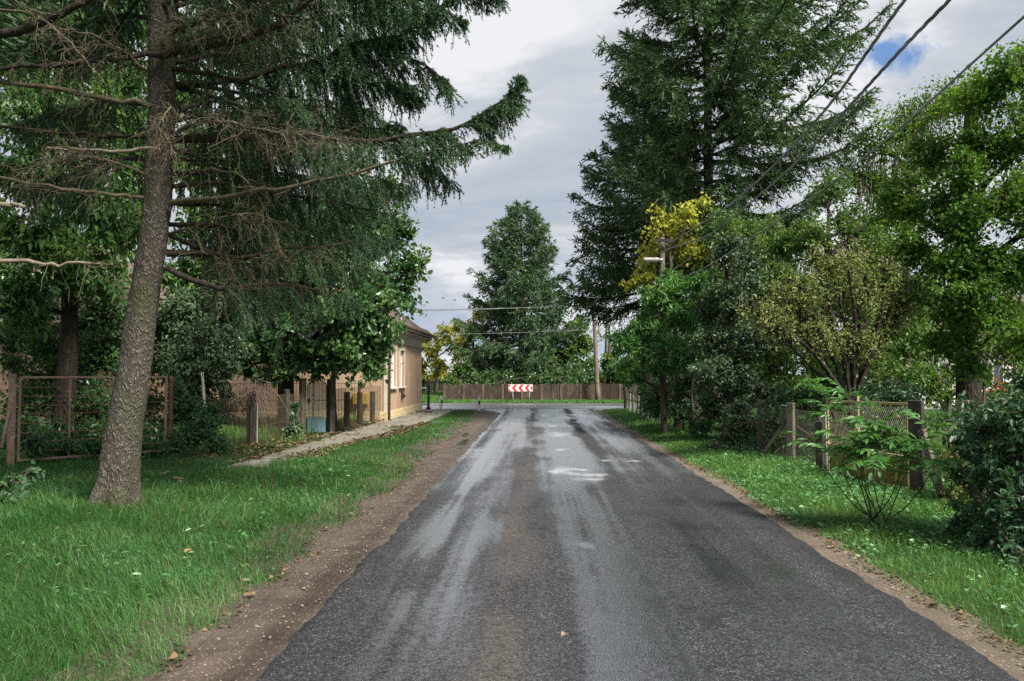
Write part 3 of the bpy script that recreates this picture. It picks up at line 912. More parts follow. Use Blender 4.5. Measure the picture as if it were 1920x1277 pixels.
def shoots(cr, P, T, rng, L, Wd, m=0, spread=.75, up=0.0):
    n = len(P)
    D = unit(T + rnd_unit(rng, n) * spread + np.array((0, 0, up)))
    N = rnd_unit(rng, n)
    l = L * rng.uniform(.55, 1.2, n)
    cr.leaves(P, D, N, l, Wd * rng.uniform(.7, 1.3, n), .2, m=m, six=False, curl=.1)


def spruce(name, label, base, height, prof, nb, seed, h0=.06, L=.20, Wd=.035, dens=1.0, r0=.22, droop=.5, mleaf='needle_far', mbark='bark_dark',
           group=None, az_fn=None, lean=(0, 0), sec=.55, hmax=.985, up=.45, far=False):
    """prof(h01) gives branch length in metres; every branch droops, then turns up at the tip, hung with twigs"""
    rng = np.random.default_rng(seed)
    base = np.array(base, float)
    root = thing(name, label, 'tree', base, group)
    top = base + np.array((lean[0], lean[1], height))
    g, TP = trunk_geo([base, base * .5 + top * .5, top], r0, .02, 10, 20, flare=1.35, seed=seed)
    g.build('trunk', M[mbark], root, smooth=True)
    cr = Geo()
    h = h0 + (hmax - h0) * (np.arange(nb) + rng.random(nb)) / nb
    az = (np.arange(nb) * 2.399963 + rng.normal(0, .35, nb)) % (2 * math.pi)
    ln = np.array([prof(x) for x in h]) * rng.uniform(.56, 1.22, nb)
    if az_fn:
        ln = ln * az_fn(az, h)
    ok = ln > .12
    h, az, ln = h[ok], az[ok], ln[ok]
    nb = len(h)
    P0, _ = along(TP[None], np.zeros(nb, int), h)
    d = np.stack((np.cos(az), np.sin(az), 0 * az), 1)
    s = np.linspace(0, 1, 8)
    low = np.clip(1 - h, 0, 1)
    sl = .55 * (1 - low) - .22 * low                    # start slope
    zc = sl[:, None] * s[None] - (droop * (.35 + .65 * low))[:, None] * (s ** 1.5)[None] + (up * (.4 + .6 * low))[:, None] * (s ** 3.2)[None]
    BP = P0[:, None] + d[:, None] * (ln[:, None] * s[None] * (1 - .06 * s[None]))[:, :, None]
    BP[:, :, 2] += ln[:, None] * zc
    BP[:, 1:] += np.cumsum(rng.normal(0, .02, (nb, 7, 3)) * ln[:, None, None] * .5, axis=1)
    cr.tubes(BP, (.012 + .012 * ln)[:, None] * np.linspace(1, .25, 8)[None], 4, m=1)
    # hanging twigs on both sides
    cnt = np.maximum((ln * (8 if far else 13) * dens).astype(int), 4)
    bi = np.repeat(np.arange(nb), cnt)
    n2 = len(bi)
    ss = rng.uniform(.12, 1.0, n2) ** .85
    p2, t2 = along(BP, bi, ss)
    sd = unit(np.cross(t2, np.array((0, 0, 1.0)))) * rng.choice((-1, 1), n2)[:, None]
    l2 = (sec * (.28 + .9 * ss * (1 - ss) * 2.6) * (.35 + .65 * np.minimum(ln[bi] / 2.5, 1.2))) * rng.uniform(.6, 1.3, n2)
    dr2 = unit(t2 * .75 + sd * rng.uniform(.25, .9, n2)[:, None] + rng.normal(0, .12, (n2, 3)))
    k = np.linspace(0, 1, 5)
    TP2 = p2[:, None] + dr2[:, None] * (l2[:, None] * k[None])[:, :, None]
    hang = rng.uniform(.35, 1.25, n2) * (.35 + .65 * low[bi])
    TP2[:, :, 2] -= l2[:, None] * hang[:, None] * (k ** 1.6)[None]
    # shoots along twigs and branches
    per = np.maximum((l2 / (L * .26)).astype(int), 3)
    ti = np.repeat(np.arange(n2), per)
    s3 = rng.uniform(.05, 1.02, len(ti))
    p3, t3 = along(TP2, ti, s3)
    shoots(cr, p3, t3, rng, L, Wd, spread=.8)
    # the turned up tips that bristle along the outline
    nt = nb * (9 if far else 16)
    bi = rng.integers(0, nb, nt)
    s4 = rng.uniform(.55, 1.0, nt)
    p4, t4 = along(BP, bi, s4)
    shoots(cr, p4, t4, rng, L * 1.15, Wd, spread=.6, up=.25)
    if not far:
        cr.tubes(TP2[:: 2], np.linspace(.006, .003, 5)[None], 3, m=1)
    cr.build('crown', [M[mleaf], M[mbark]], root, smooth_m=[1])
    return root


# --- the big spruce on the left verge: every limb placed after the photograph
def near_spruce():
    rng = np.random.default_rng(77)
    Y0 = 9.3
    tp = [(213, 962), (221, 900), (234, 800), (252, 690), (270, 560), (289, 438), (298, 330), (304, 180), (303, 60), (300, -80), (300, -500), (302, -1150)]
    pts = [at(a, b, Y0) for a, b in tp]
    pts[0][2] = -.05
    base = np.array((pts[0][0], pts[0][1], 0.0))
    root = thing('spruce_tree', 'tall leaning spruce with bare scaly trunk and dead lower limbs on the left verge', 'tree', base)
    P = spline(pts, 110)
    wpx = np.interp([p[2] for p in P], [0, .35, 1.0, 1.9, 3.0, 4.2, 6.2, 9, 14], [44, 37, 32, 28, 26, 25.3, 24, 20, 4])
    rr = wpx * Y0 / F
    sides = 40
    g = Geo().tubes(P, rr, sides)
    V = g.v[0].reshape(len(P), sides, 3)
    ang = np.arange(sides) / sides * 2 * math.pi
    s = P[:, 2]
    rel = 1 + .30 * np.exp(-np.maximum(s, 0) / .22)[:, None] * np.cos(ang * 5 + .6)[None] + .09 * (fbm(np.cos(ang)[None] * 2.2 + 9 + 0 * s[:, None], s[:, None] * 1.5 + np.sin(ang)[None] * 2.2, 2) - .5) \
        + .10 * (vn(ang[None] * 3.2, s[:, None] * 11 + 1.3 * np.sin(ang * 3)[None], 4) - .5) + .05 * (vn(ang[None] * 7, s[:, None] * 22, 1) - .5)
    g.v[0] = (P[:, None] + (V - P[:, None]) * rel[:, :, None]).reshape(-1, 3)
    # knots and cut stubs
    g.build('trunk', M['bark_spruce'], root, smooth=True)

    def limb(path, r0, r1, n=14, mat='bark_dark'):
        """path: (px, py, Y) points; returns the branch object and its curve"""
        q = spline([at(*p) for p in path], n)
        q[1:-1] += rng.normal(0, .012, (n - 2, 3))
        b = Geo().tubes(q, np.linspace(r0, r1, n), 7)
        o = b.build('branch', M[mat], root, smooth=True)
        return o, q

    def dead(o, q, n, ll, s0=.1, s1=1.0, down=.5, sub=3, mat='twig_dead'):
        """grey tangle of dead twigs on a bare limb"""
        gg = Geo()
        ss = rng.uniform(s0, s1, n)
        p, tg = along(q[None], np.zeros(n, int), ss)
        d = unit(tg * .5 + rnd_unit(rng, n) * .8 + np.array((0, 0, -down)))
        l = ll * rng.uniform(.35, 1.2, n)
        k = np.linspace(0, 1, 7)
        TPs = p[:, None] + d[:, None] * (l[:, None] * k[None])[:, :, None]
        TPs[:, 1:] += np.cumsum(rng.normal(0, .022, (n, 6, 3)), axis=1)
        TPs[:, :, 2] += (rng.normal(-.15, .35, n) * l)[:, None] * (k ** 2)[None]
        gg.tubes(TPs, np.linspace(.0055, .002, 7)[None], 3)
        m_ = n * sub
        ti = rng.integers(0, n, m_)
        p, tg = along(TPs, ti, rng.uniform(.15, .95, m_))
        d = unit(tg * .7 + rnd_unit(rng, m_) * .8 + np.array((0, 0, -.15)))
        l = ll * .42 * rng.uniform(.3, 1.2, m_)
        k = np.linspace(0, 1, 4)
        T2 = p[:, None] + d[:, None] * (l[:, None] * k[None])[:, :, None]
        T2[:, 1:] += np.cumsum(rng.normal(0, .014, (m_, 3, 3)), axis=1)
        gg.tubes(T2, np.linspace(.0032, .0016, 4)[None], 3)
        gg.build('dead_twigs', M[mat], o)

    def live(o, q, per_m, ll, s0=.15, hang=1.0, upt=0.0, nd=250, thick=1.0):
        """curtain of drooping needle-clothed twigs"""
        gg = Geo()
        Lq = np.linalg.norm(np.diff(q, axis=0), axis=1).sum()
        n = int(per_m * Lq * (1 - s0))
        ss = rng.uniform(s0, 1.0, n)
        p, tg = along(q[None], np.zeros(n, int), ss)
        sd = unit(np.cross(tg, np.array((0, 0, 1.0)))) * rng.choice((-1, 1), n)[:, None]
        tip = np.clip((1 - ss) / (1 - s0), 0, 1)
        l = ll * rng.uniform(.35, 1.25, n) * (.22 + .78 * np.sqrt(tip))
        d = unit(tg * (.35 + .5 * (1 - tip))[:, None] + sd * rng.uniform(.15, .8, n)[:, None] + rng.normal(0, .1, (n, 3)))
        k = np.linspace(0, 1, 7)
        TPs = p[:, None] + d[:, None] * (l[:, None] * (k[None] - .30 * k[None] ** 2))[:, :, None]
        TPs[:, :, 2] -= (l * hang * rng.uniform(.5, 1.2, n) * (.15 + .85 * tip))[:, None] * (k ** 1.4)[None]
        TPs[:, 1:] += np.cumsum(rng.normal(0, .010, (n, 6, 3)), axis=1)
        gg.tubes(TPs, np.linspace(.005, .002, 7)[None], 3, m=1)
        # second order twigs
        m_ = int(n * 4 * thick)
        ti = rng.integers(0, n, m_)
        s2 = rng.uniform(.1, .95, m_)
        p, tg = along(TPs, ti, s2)
        d = unit(tg * .8 + rnd_unit(rng, m_) * .75 + np.array((0, 0, -.25 * hang + upt)))
        l2 = np.minimum(l[ti] * .45, .30) * rng.uniform(.35, 1.15, m_)
        k = np.linspace(0, 1, 7)
        T2 = p[:, None] + d[:, None] * (l2[:, None] * k[None])[:, :, None]
        T2[:, :, 2] -= (l2 * .35 * hang)[:, None] * (k ** 2)[None]
        A = np.concatenate((TPs, T2))
        la = np.concatenate((l, l2))
        # needles clothe everything
        cnt = (la * nd).astype(int) + 4
        ai = np.repeat(np.arange(len(A)), cnt)
        p, tg = along(A, ai, rng.uniform(.03, 1.0, len(ai)))
        dn = unit(tg * .75 + rnd_unit(rng, len(ai)) * .75)
        N = rnd_unit(rng, len(ai))
        sdv = unit(np.cross(dn, N)) * (.0058 * rng.uniform(.7, 1.3, (len(ai), 1)))
        Ln = .034 * rng.uniform(.7, 1.25, (len(ai), 1))
        v = np.stack((p - sdv, p + sdv, p + dn * Ln), 1)
        gg.add(v.reshape(-1, 3), t=np.arange(len(ai) * 3).reshape(-1, 3), m=0)
        gg.build('foliage', [M['needle'], M['twig_brown']], o)

    Yt = 9.3
    # bare and dead limbs
    o, q = limb([(300, 104, 9.05), (180, 112, 8.8), (80, 122, 8.6), (-60, 132, 8.4)], .035, .024, mat='bark_dark'); dead(o, q, 34, .42)
    o, q = limb([(300, 104, 9.05), (400, 84, 8.9), (480, 62, 8.75), (545, 32, 8.7), (610, -22, 8.6), (680, -110, 8.6)], .052, .026); dead(o, q, 70, .5, .05, .75, .35)
    o, q = limb([(296, 199, 9.2), (200, 187, 8.9), (100, 165, 8.7), (-60, 146, 8.5)], .034, .026, mat='twig_dead'); dead(o, q, 26, .4)
    o, q = limb([(280, 258, 9.3), (200, 256, 9.4), (120, 248, 9.5), (-60, 232, 9.6)], .028, .018); dead(o, q, 26, .4)
    o, q = limb([(300, 281, 8.98), (220, 283, 8.9), (140, 281, 8.8), (88, 277, 8.7)], .024, .012, mat='twig_pale'); dead(o, q, 16, .45, .55, 1.0, .4)
    o, q = limb([(272, 371, 9.2), (190, 364, 9.0), (100, 350, 8.8), (-60, 326, 8.6)], .026, .018, mat='twig_dead'); dead(o, q, 20, .4)
    o, q = limb([(320, 380, 9.2), (420, 368, 9.0), (540, 350, 8.8), (650, 327, 8.7), (780, 290, 8.6)], .036, .014, mat='twig_dead'); dead(o, q, 26, .35, .2, .85)
    live(o, q, 12, .36, .60, 1.0)
    o, q = limb([(312, 476, 9.25), (380, 474, 9.3), (440, 482, 9.4), (540, 468, 9.7), (665, 452, 10.1)], .040, .012); dead(o, q, 70, .5, .25, .9, .4)
    o, q = limb([(312, 502, 9.2), (350, 520, 9.1), (400, 535, 9.1), (440, 540, 9.3), (520, 532, 9.8), (600, 545, 10.2)], .042, .016, mat='bark_dark'); dead(o, q, 44, .5, .4)
    live(o, q, 12, .55, .45, 1.4)
    o, q = limb([(330, 250, 9.2), (390, 228, 8.8), (480, 240, 8.5), (560, 250, 8.4), (640, 262, 8.3)], .028, .008, mat='twig_dead'); dead(o, q, 120, .5, .05, 1.0, .22, 4)
    o, q = limb([(310, 60, 9.1), (360, 40, 8.7), (430, 30, 8.5), (520, 10, 8.4)], .024, .008, mat='twig_dead'); dead(o, q, 90, .5, .0, 1.0, .35, 4)
    o, q = limb([(300, 190, 9.05), (320, 200, 8.6), (300, 240, 8.4), (330, 290, 8.3)], .015, .006, mat='twig_dead'); dead(o, q, 60, .4, .0, 1.0, .6)
    o, q = limb([(296, 150, 9.2), (220, 90, 8.8), (140, 60, 8.6), (60, 55, 8.4)], .022, .008, mat='twig_dead'); dead(o, q, 50, .45, .1, 1.0, .3)
    o, q = limb([(280, 330, 9.2), (200, 300, 9.0), (120, 300, 8.9), (20, 320, 8.8)], .018, .008, mat='twig_dead'); dead(o, q, 70, .5, .2, 1.0, .3)
    o, q = limb([(320, 335, 9.3), (380, 318, 9.0), (450, 330, 8.9), (500, 400, 8.9), (530, 480, 8.9)], .014, .005, mat='twig_dead'); dead(o, q, 30, .35, .2)
    o, q = limb([(310, 440, 9.4), (380, 420, 9.2), (460, 400, 9.3), (560, 425, 9.6)], .02, .007, mat='twig_dead'); dead(o, q, 40, .45, .2)

    # the long live bough reaching over the road, and the curtains above it
    o, q = limb([(318, 262, 9.3), (450, 258, 9.2), (560, 256, 9.2), (680, 266, 9.1), (780, 254, 9.0), (850, 240, 9.0), (910, 212, 9.0), (955, 180, 9.0), (976, 148, 9.0)], .050, .006, 22)
    live(o, q, 46, .62, .22, 1.15, thick=1.4)
    o, q = limb([(700, 266, 9.1), (760, 290, 8.8), (840, 276, 8.7), (900, 262, 8.7), (946, 276, 8.7)], .014, .004); live(o, q, 34, .40, .1, 1.2)
    o, q = limb([(740, 262, 9.1), (780, 300, 9.3), (820, 318, 9.4), (842, 345, 9.4)], .012, .004); live(o, q, 34, .42, .05, 1.3)
    o, q = limb([(308, 160, 9.3), (420, 150, 9.5), (520, 132, 9.6), (620, 102, 9.6), (690, 78, 9.6), (760, 62, 9.6), (830, 8, 9.6)], .045, .008, 18)
    live(o, q, 52, .72, .28, 1.25, thick=1.4)
    o, q = limb([(600, 110, 9.6), (700, 118, 9.4), (770, 110, 9.3), (822, 140, 9.3), (834, 160, 9.3)], .016, .004); live(o, q, 46, .5, .05, 1.2)
    o, q = limb([(560, 122, 9.6), (660, 150, 9.9), (740, 165, 10.0), (785, 185, 10.0)], .016, .004); live(o, q, 46, .55, .05, 1.3)
    o, q = limb([(306, 60, 9.3), (450, 10, 9.4), (600, -40, 9.4), (740, -56, 9.4), (850, -46, 9.4), (925, -16, 9.4)], .045, .006, 18)
    live(o, q, 52, .70, .22, 1.2, thick=1.3)
    o, q = limb([(640, -46, 9.4), (740, -8, 9.1), (820, 10, 9.0), (868, 40, 9.0)], .014, .004); live(o, q, 46, .5, .05, 1.2)
    o, q = limb([(304, -60, 9.3), (450, -130, 9.2), (640, -170, 9.1), (800, -150, 9.0)], .04, .008, 16); live(o, q, 30, .7, .2, 1.2)
    # curtains filling the middle of the crown, some hanging behind
    for (path, pm, ll, hg) in (
        ([(305, 230, 9.6), (400, 215, 10.4), (500, 215, 11.2), (620, 235, 12.0), (730, 250, 12.6)], 36, 1.0, 1.7),
        ([(300, 330, 9.6), (400, 320, 10.5), (520, 322, 11.4), (640, 340, 12.2), (745, 362, 12.6)], 36, 1.0, 1.7),
        ([(300, 350, 9.7), (420, 345, 10.2), (540, 365, 10.7), (640, 380, 11.0), (720, 400, 11.0)], 26, .9, 1.6),
        ([(296, 420, 9.7), (400, 425, 10.6), (500, 450, 11.6), (600, 480, 12.4), (690, 500, 12.8)], 28, .95, 1.6),
        ([(296, 430, 9.7), (390, 470, 10.2), (470, 500, 10.6), (560, 540, 11.0)], 22, .8, 1.7),
        ([(303, 120, 9.6), (420, 100, 10.6), (540, 95, 11.6), (680, 130, 12.6), (770, 165, 13.0)], 40, 1.1, 1.6),
        ([(303, 20, 9.6), (440, -20, 10.6), (580, -30, 11.6), (700, 0, 12.4), (800, 40, 12.8)], 40, 1.0, 1.5),
        ([(303, 160, 9.5), (400, 165, 9.9), (500, 180, 10.2), (600, 200, 10.4), (690, 205, 10.5)], 30, .9, 1.7),
        ([(300, 20, 9.5), (380, 0, 10.2), (430, 10, 10.8), (480, 40, 11.4)], 26, .9, 1.4),
        ([(300, 280, 9.5), (360, 290, 10.4), (420, 320, 11.2), (460, 360, 11.8)], 18, .8, 1.5),
        ([(300, 300, 9.9), (400, 300, 11.8), (500, 320, 13.2), (600, 340, 14.4), (700, 370, 15.2)], 32, 1.2, 1.5),
        ([(303, 220, 9.9), (400, 190, 11.8), (520, 180, 13.2), (640, 200, 14.4), (740, 240, 15.2)], 32, 1.2, 1.5),
        ([(300, 470, 9.9), (380, 480, 11.4), (480, 510, 12.6), (580, 540, 13.4), (660, 560, 13.8)], 26, 1.0, 1.5),
        ([(303, 150, 9.4), (420, 190, 9.5), (540, 230, 9.6), (660, 240, 9.6), (740, 235, 9.6)], 30, .7, 1.4),
        ([(300, 40, 9.5), (220, 30, 10.4), (120, 60, 11.2), (20, 100, 11.8)], 30, .9, 1.3),
        ([(300, 200, 9.6), (220, 190, 10.6), (120, 210, 11.4), (20, 240, 12)], 26, .9, 1.4),
        ([(296, 300, 9.6), (220, 300, 10.6), (120, 330, 11.4), (40, 350, 12)], 20, .8, 1.4),
        ([(303, 10, 9.2), (380, -10, 8.9), (470, 0, 8.7), (560, 30, 8.6)], 26, .6, 1.3),
        ([(303, 130, 9.3), (400, 140, 9.1), (500, 170, 9.0), (590, 215, 9.0)], 26, .6, 1.4),
        ([(300, 260, 9.8), (400, 250, 11.4), (520, 262, 13.0), (640, 290, 14.2)], 34, 1.1, 1.5),
        ([(300, 380, 9.8), (400, 385, 11.4), (520, 400, 13.0), (640, 430, 14.0), (740, 450, 14.4)], 34, 1.1, 1.5),
        ([(303, 90, 9.8), (400, 60, 11.4), (520, 50, 13.0), (660, 70, 14.2)], 36, 1.2, 1.4),
        ([(303, 190, 9.7), (420, 240, 10.3), (560, 290, 10.8), (680, 330, 11.0), (770, 350, 11.0)], 34, .9, 1.5),
        ([(303, 100, 9.6), (440, 60, 10.0), (560, 40, 10.3), (660, 30, 10.5), (740, 40, 10.5)], 38, 1.0, 1.5),
        ([(303, -30, 9.6), (250, -60, 10.6), (180, -50, 11.6), (110, -20, 12.4)], 26, .9, 1.3),
        ([(303, -40, 9.3), (400, -80, 8.9), (500, -70, 8.6), (560, -40, 8.4)], 20, .8, 1.2),
    ):
        o, q = limb(path, .034, .007, 14)
        live(o, q, pm, ll, .25, hg, thick=1.0)
    # the crown goes on above the picture
    cr = Geo()
    nb = 150
    hh = np.sort(rng.uniform(6.6, 15.2, nb))
    az = np.arange(nb) * 2.4
    i = np.argmin(np.abs(P[None, :, 2] - hh[:, None]), axis=1)
    ln = np.interp(hh, [7, 10, 15.5], [3.9, 3.0, .4]) * rng.uniform(.7, 1.1, nb)
    s_ = np.linspace(0, 1, 7)
    BP = P[i][:, None] + np.stack((np.cos(az), np.sin(az), 0 * az), 1)[:, None] * (ln[:, None] * s_)[:, :, None]
    BP[:, :, 2] += ln[:, None] * (-.25 * s_ ** 1.4 + .25 * s_ ** 3)[None]
    cr.tubes(BP, np.linspace(.03, .008, 7)[None], 4, m=1)
    n2 = 5200
    bi = rng.integers(0, nb, n2)
    p2, t2 = along(BP, bi, rng.uniform(.1, 1, n2))
    k = np.linspace(0, 1, 5)
    d2 = unit(t2 + rnd_unit(rng, n2) * .8)
    l2 = rng.uniform(.2, .7, n2)
    T2 = p2[:, None] + d2[:, None] * (l2[:, None] * k)[:, :, None]
    T2[:, :, 2] -= l2[:, None] * .9 * (k ** 1.5)[None]
    ti = rng.integers(0, n2, 70000)
    p3, t3 = along(T2, ti, rng.random(70000))
    shoots(cr, p3, t3, rng, .16, .03)
    cr.build('crown', [M['needle'], M['bark_dark']], root)
    return root


near_spruce()

# a second spruce, its trunk just outside the left of the picture, whose broken limbs reach in
def edge_spruce():
    rng = np.random.default_rng(5)
    b = np.array((-7.6, 8.0, 0.0))
    root = thing('spruce_tree', 'dark spruce at the far left edge, only its bare broken limbs reaching into view', 'tree', b)
    g, TP = trunk_geo([b, b + (0.05, 0, 5), b + (0.1, 0, 12)], .2, .03, 12, 20, seed=8)
    g.build('trunk', M['bark_spruce'], root, smooth=True)
    for path, r0, r1, mt, nd in (([(0, 383, 8.0), (25, 381, 8.0), (47, 388, 8.0)], .035, .020, 'twig_pale', 0),
                                 ([(0, 490, 8.0), (70, 490, 8.0), (110, 498, 8.0), (150, 492, 8.0), (190, 494, 8.0)], .030, .012, 'twig_pale', 18),
                                 ([(0, 66, 7.8), (70, 45, 7.7), (130, 18, 7.6), (210, -20, 7.6)], .055, .03, 'bark_dark', 30),
                                 ([(0, 20, 7.9), (60, 30, 7.6), (110, 60, 7.5), (160, 110, 7.4)], .02, .008, 'twig_dead', 40)):
        p0 = b + (0.05, 0, max(.5, at(*path[0])[2] + .05))
        q = spline([p0] + [at(*p) for p in path], 14)
        q[2:-1] += rng.normal(0, .012, (11, 3))
        o = Geo().tubes(q, np.linspace(r0, r1, 14), 7, cap=True).build('branch', M[mt], root, smooth=True)
        if nd:
            gg = Geo()
            p, tg = along(q[None], np.zeros(nd, int), rng.uniform(.4, 1, nd))
            d = unit(tg * .5 + rnd_unit(rng, nd) + np.array((0, 0, -.4)))
            l = rng.uniform(.1, .45, nd)
            k = np.linspace(0, 1, 6)
            T_ = p[:, None] + d[:, None] * (l[:, None] * k)[:, :, None]
            T_[:, 1:] += np.cumsum(rng.normal(0, .02, (nd, 5, 3)), axis=1)
            gg.tubes(T_, np.linspace(.005, .002, 6)[None], 3)
            gg.build('dead_twigs', M['twig_dead'], o)
    cr = Geo()
    nb = 50
    hh = np.sort(rng.uniform(5.6, 11.6, nb))
    az = np.arange(nb) * 2.4
    ln = np.interp(hh, [5, 12], [2.4, .3])
    s_ = np.linspace(0, 1, 6)
    BP = np.stack((b[0] + 0 * hh, b[1] + 0 * hh, hh), 1)[:, None] + np.stack((np.cos(az), np.sin(az), 0 * az), 1)[:, None] * (ln[:, None] * s_)[:, :, None]
    BP[:, :, 2] -= ln[:, None] * .2 * s_ ** 1.5
    cr.tubes(BP, np.linspace(.02, .006, 6)[None], 4, m=1)
    n = 14000
    p, tg = along(BP, rng.integers(0, nb, n), rng.uniform(.1, 1, n))
    shoots(cr, p + rng.normal(0, .1, (n, 3)) - np.array((0, 0, .1)), tg, rng, .15, .03)
    cr.build('crown', [M['needle'], M['bark_dark']], root)
edge_spruce()

def G0(px, Y):
    p = at(px, 700, Y)
    return np.array((p[0], Y, 0.0))

# --- broadleaved trees behind the left fence
b = G0(120, 16.5)
broadleaf('walnut_tree', 'tall leafy tree with hanging light green leaves, behind the rusty gate at the far left', b, [b, b + (.1, 0, 2.5), b + (-.1, .2, 5.2), b + (.2, 0, 9)], .22, .06,
          [(230, 150, 17.5, 80, 80), (120, 150, 17.5, 90, 80), (250, 40, 17.5, 80, 80), (60, 130, 17.5, 80, 70), (240, 240, 17.8, 70, 80), (40, 40, 16, 120, 110), (170, 60, 17, 130, 120), (60, 200, 15.5, 120, 90), (180, 230, 16.5, 120, 100), (40, 330, 15.5, 110, 90), (160, 350, 16, 110, 90),
           (230, 420, 16.5, 90, 90), (70, 450, 15.5, 120, 90), (10, 560, 15.5, 90, 80), (170, 520, 16, 100, 80), (250, 300, 17.5, 90, 110), (100, -90, 17, 180, 120), (-90, 200, 16, 120, 160), (-100, 430, 15.5, 110, 140)],
          (.15, .062), 1.35, 'leaf_walnut', 'bark_dark', 21, six=True, droop=.75, tw=.9, cap=6000)
b = G0(360, 21)
broadleaf('ash_tree', 'bright green leafy tree rising between the leaning spruce and the tan house', b, [b, b + (0, .1, 3), b + (.3, 0, 6.5), b + (.4, 0, 11)], .2, .05,
          [(360, 300, 20.5, 90, 90), (440, 360, 20.5, 90, 80), (490, 430, 20, 80, 70), (380, 430, 20.5, 80, 70), (340, 180, 21.5, 90, 90), (450, 250, 21.5, 80, 80), (330, 520, 20.5, 70, 70), (420, 520, 20.5, 90, 60), (400, 90, 22, 120, 90), (300, 60, 22, 90, 90)],
          (.15, .07), 1.1, 'leaf_walnut', 'bark_dark', 22, six=True, droop=.6, tw=.9, cap=5000)
b = G0(538, 21.5)
broadleaf('linden_tree', 'dark green round-crowned tree with a black trunk, standing in front of the tan house', b, [b, b + (.02, 0, 1.6), b + (.1, .1, 3.2), b + (.3, .1, 6)], .20, .10,
          [(470, 560, 20.5, 60, 60), (450, 500, 21, 60, 60), (520, 480, 21, 70, 60), (600, 520, 20.2, 80, 60), (690, 600, 20, 70, 50), (560, 660, 20.5, 80, 45), (520, 700, 20.3, 50, 22), (610, 690, 20.2, 60, 26), (690, 690, 20.2, 50, 22), (450, 690, 20.6, 40, 26), (490, 655, 20.5, 50, 50), (645, 660, 20, 70, 48), (690, 640, 20.5, 50, 50), (715, 662, 21.5, 26, 24), (600, 590, 20, 95, 60), (690, 560, 20.5, 80, 65), (745, 550, 21, 46, 60),
           (775, 500, 21.5, 30, 45), (740, 430, 22, 48, 55), (660, 480, 21, 85, 65), (560, 500, 21, 85, 65), (500, 580, 20.5, 70, 60), (670, 400, 22, 70, 55), (590, 410, 22, 80, 60), (470, 640, 21, 40, 40), (715, 360, 22.5, 40, 40), (640, 330, 23, 70, 50)],
          (.135, .10), 2.3, 'leaf_dark', 'bark_dark', 23, six=True, droop=.35, tw=1.1, jit=.12, cap=5000)
b = G0(627, 22.8)
g, _ = trunk_geo([b, b + (-.02, 0, 1.7), b + (.15, 0, 3.6)], .085, .05, 9, 12, seed=4)
rt = thing('young_tree', 'thin dark tree trunk rising behind the right post of the garden gate', 'tree', b)
g.build('trunk', M['bark_dark'], rt, smooth=True)
rng = np.random.default_rng(4)
cr = Geo()
p = b + np.array((.2, 0, 3.5)) + rng.normal(0, .5, (1800, 3)) * (1, .8, .7)
cr.leaves(p, rnd_unit(rng, 1800), unit(rnd_unit(rng, 1800) + (0, 0, .6)), .12, .085, .25)
cr.build('crown', M['leaf_dark'], rt)

b = G0(385, 17.2)
broadleaf('lilac_shrub', 'upright dark shrub with small shiny leaves beside the gap right of the rusty gate', b, [b, b + (0, 0, .6), b + (.1, 0, 1.8), b + (.1, 0, 2.8)], .05, .02,
          [(380, 570, 17.8, 50, 50), (440, 600, 18.5, 45, 50), (440, 650, 18, 36, 40), (350, 580, 17.5, 60, 60), (400, 640, 17, 48, 55), (430, 560, 18, 50, 50), (370, 690, 16.8, 50, 40), (340, 660, 17, 45, 55), (395, 700, 16.8, 40, 45), (430, 690, 17, 24, 30), (300, 600, 18, 60, 60), (360, 740, 16.8, 40, 40)],
          (.085, .05), 2.4, 'leaf_ivy', 'bark_dark', 24, cat='shrub', jit=.10)
b = G0(340, 15.2)
broadleaf('bramble_bush', 'leafy green bush covering the ground right of the rusty gate and under the white stake', b, [b, b + (0, 0, .3), b + (.1, 0, .8), b + (.1, 0, 1.3)], .03, .012,
          [(345, 780, 15, 38, 40), (330, 740, 15.2, 24, 36), (375, 810, 14.8, 40, 36), (340, 835, 14.4, 36, 28), (400, 780, 15.5, 34, 40), (415, 835, 15, 28, 26)],
          (.07, .045), 2.0, 'leaf_hedge', 'twig_brown', 25, cat='shrub', jit=.08)
b = G0(562, 19.6)
broadleaf('ivy_shrub', 'dark ivy clump climbing the post left of the blue garden gate', b, [b, b + (0, 0, .3), b + (-.05, 0, .7), b + (-.1, 0, 1.2)], .025, .01,
          [(550, 800, 19.3, 22, 26), (545, 765, 19.4, 16, 22), (535, 815, 19.2, 22, 16), (558, 822, 19, 16, 12)],
          (.08, .065), 2.4, 'leaf_ivy', 'twig_brown', 26, cat='shrub', jit=.07)
b = G0(140, 19)
broadleaf('elder_shrub', 'dense dark thicket behind the rusty gate, hiding the lower wall of the second house', b, [b, b + (0, 0, .8), b + (.2, 0, 2), b + (.1, 0, 3)], .06, .02,
          [(110, 650, 18, 60, 40), (190, 650, 18, 60, 50), (250, 640, 18, 60, 60), (30, 690, 18, 40, 24), (70, 660, 19, 60, 26), (10, 640, 19, 40, 30), (120, 720, 18.5, 90, 50), (200, 830, 16.6, 70, 36), (280, 840, 16.6, 50, 40), (100, 830, 15.8, 80, 36), (40, 820, 15.4, 50, 50), (60, 590, 19, 90, 60), (190, 600, 19, 90, 70), (290, 640, 19, 70, 70), (170, 680, 18, 60, 40), (250, 700, 18, 70, 50), (60, 760, 17, 70, 60), (160, 770, 17, 80, 60), (260, 780, 17.5, 60, 60), (20, 680, 19.5, 20, 30)],
          (.11, .06), 1.5, 'leaf_dark', 'twig_brown', 27, cat='shrub', jit=.14, cap=3500)
